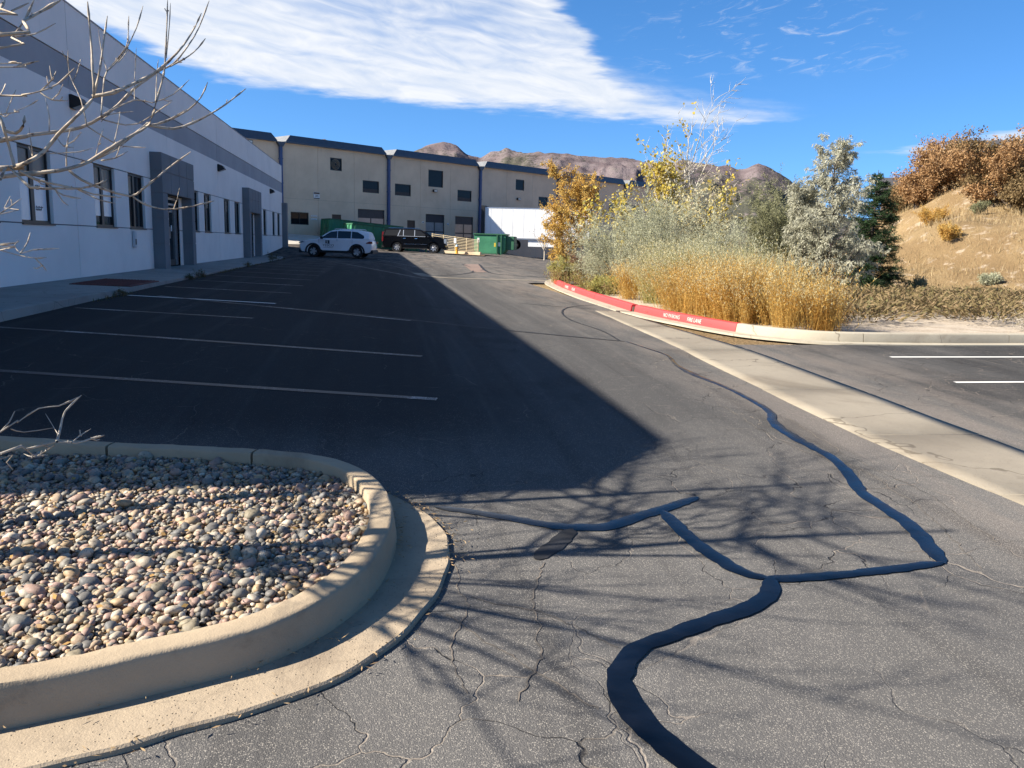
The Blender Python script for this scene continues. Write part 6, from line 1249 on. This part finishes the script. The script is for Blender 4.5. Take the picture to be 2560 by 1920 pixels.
limb(c1, [(0, 240), (160, 145), (280, 80), (420, 0)], 3.3, 3.6, .013, .006, tA(2.4)); limb(c1, [(0, 330), (80, 260), (170, 140), (235, 0)], 3.3, 3.5, .009, .004, tA(2.3)); limb(c1, [(100, 255), (240, 235), (385, 160)], 3.35, 3.45, .004, .002)
limb(c1, [(0, 465), (120, 455), (270, 420)], 3.4, 3.5, .005, .003, tA(2.2)); limb(c1, [(0, 440), (60, 430), (115, 425)], 3.5, 3.55, .004, .002, tA(2.25)); limb(c1, [(-40, 90), (0, 60), (35, 0)], 3.2, 3.25, .008, .005, tA(2.6)); limb(c1, [(80, 75), (200, 20)], 3.3, 3.32, .004, .003)
limb(c1, [(0, 660), (150, 655), (280, 630), (400, 580), (515, 470)], 3.6, 3.75, .007, .003, tA(2.15)); limb(c1, [(280, 630), (360, 550), (388, 490)], 3.67, 3.7, .004, .002); limb(c1, [(280, 640), (360, 690), (470, 695)], 3.67, 3.75, .004, .002)
limb(c1, [(0, 790), (100, 770), (200, 730), (265, 690)], 3.9, 4.0, .004, .002, tB(2.05)); limb(c1, [(40, 785), (70, 710), (110, 620)], 3.9, 3.9, .003, .002); limb(c1, [(30, 900), (110, 920), (160, 870), (170, 800)], 3.5, 3.5, .009, .005); limb(c1, [(100, 1150), (60, 1000), (30, 900), (0, 800)], 3.5, 3.45, .008, .005)
for pts, a, b, r_ in (([(600, 870), (560, 690), (480, 510), (470, 350)], 3.9, 3.95, .004), ([(740, 490), (700, 350), (680, 190)], 4.05, 4.1, .003), ([(700, 800), (715, 600), (740, 490), (870, 330), (890, 110)], 4.0, 4.2, .005), ([(740, 490), (840, 390), (940, 200), (988, 40)], 4.05, 4.25, .005), ([(820, 430), (880, 350), (893, 245)], 4.1, 4.1, .003), ([(930, 690), (930, 560), (942, 330)], 4.1, 4.15, .003), ([(700, 800), (930, 690), (1050, 710), (1200, 650), (1308, 550)], 4.0, 4.2, .004), ([(1075, 700), (1085, 500), (1095, 410)], 4.0, 4.05, .003),
                     ([(460, 1150), (460, 1020), (490, 880)], 3.7, 3.75, .004), ([(660, 1090), (680, 1000), (715, 890)], 3.8, 3.8, .003), ([(790, 980), (820, 850), (830, 770)], 3.9, 3.9, .003), ([(340, 1060), (540, 1050), (645, 1020)], 3.6, 3.7, .003), ([(340, 910), (340, 800), (315, 680)], 3.85, 3.9, .003), ([(600, 870), (740, 960), (850, 1010), (1005, 1018)], 3.9, 4.0, .004), ([(680, 815), (800, 850), (950, 855), (1190, 700)], 4.0, 4.1, .004), ([(400, 960), (440, 1010), (510, 1020)], 3.75, 3.8, .003), ([(200, 1010), (225, 1080), (200, 880)], 3.6, 3.6, .003), ([(700, 1110), (800, 1090), (885, 1045)], 3.8, 3.85, .004), ([(560, 1120), (700, 1080), (855, 1015)], 3.75, 3.85, .004), ([(700, 840), (760, 790), (920, 770)], 4.0, 4.05, .003)):
    limb(c1, pts, a, b, r_, r_*.5)
for pts, r_ in (([(-30, 905), (0, 910), (100, 920), (150, 970), (240, 945), (430, 935)], .004), ([(-30, 930), (0, 945), (120, 980), (250, 1005), (340, 1000)], .004), ([(150, 970), (200, 890), (220, 820)], .004), ([(260, 1010), (310, 1060), (340, 1100)], .003), ([(100, 920), (130, 880)], .0025), ([(-20, 690), (30, 640), (75, 555)], .003), ([(0, 680), (90, 620), (155, 570)], .003)):
    limb(c2, pts, 3.2, 3.3, r_, r_*.5, tA(1.42) if pts[0][0] == -30 else (tA(1.5) if pts[0][0] == -20 else None))
# rest of the crown, towards the sun and away from the road
cfgB = dict(seg=(7, 5, 4), wander=(.06, .10, .14), up=(.05, .10, .10), taper=(.75, .8, .8), kids=(8, 5), t0=(.15, .15), ang=(35, 38), ratio=(.5, .5), rr=(.55, .6))
for k in range(34):
    z = rg.uniform(1.4, 4.1); a = R(rg.uniform(88, 272)); b_ = tA(z) if k % 2 else tB(z)
    grow(rg, b_, np.array([math.cos(a), math.sin(a), rg.uniform(.2, .7)]), rg.uniform(1.1, 1.7), rg.uniform(.012, .020), 1 if False else 0, cfgB, polys)
def shade_limb(p0_, p1_, r_): Q = smooth_path(np.array([p0_, (np.array(p0_)+p1_)/2+[0, 0, .15], p1_]), .1); polys.append((Q, np.linspace(r_, .004, len(Q)), 1)); [grow(rg, Q[int(i)], np.array([rg.normal(0, .3), rg.normal(0, .6), .5]), .6, .006, 1, cfgB, polys) for i in np.linspace(2, len(Q)-2, 6)]
for y1, z1 in ((2.4, 2.6), (2.9, 3.3), (5.6, 3.4), (5.3, 2.6), (3.2, 2.9), (2.0, 2.3), (1.7, 2.8), (2.2, 3.2), (2.6, 2.1), (1.9, 3.5), (5.0, 3.0)): shade_limb(tA(1.5) if y1 < 4 else tB(1.5), np.array([-2.75 if y1 < 4 else -2.6, y1, z1]), .018)
V, F = tubes([(p-TB, r_, l) for p, r_, l in polys], lambda lev: (9, 7, 5, 3)[min(lev, 3)]); np_obj('trunk', V, F, BARKA, at_, smooth=True)
# thorny sprout low at the left edge
polys = []; SB = np.array([-2.35, 3.9, float(bedz(-2.35, 3.9))])
for i, (pts, r_) in enumerate((([(0, 985), (120, 965), (260, 930), (350, 935), (420, 915), (480, 900)], .0075), ([(262, 930), (280, 860), (300, 790), (375, 715)], .0060), ([(330, 935), (370, 900), (420, 870)], .003), ([(0, 885), (80, 840), (180, 775), (270, 765), (370, 720)], .0055), ([(50, 870), (110, 885), (250, 865)], .003), ([(250, 945), (190, 985), (150, 1000), (110, 985)], .003), ([(270, 900), (240, 850), (210, 800)], .002), ([(150, 1000), (220, 990)], .002), ([(0, 1010), (30, 1025), (60, 1060)], .003))):
    limb(c3, pts, 3.4, 3.55, r_, r_*.45, SB+[0, 0, .12] if i in (0, 3, 8) else None)
V, F = tubes([(p-SB, r_*1.15, l) for p, r_, l in polys], lambda lev: (7, 6, 5, 4)[min(lev, 3)]); sp2 = empty('bare_sprout', tuple(SB), 0, 'leafless pale sprout low over the planter at the left edge', 'shrub'); np_obj('stems', V, F, BARKP, sp2, smooth=True)
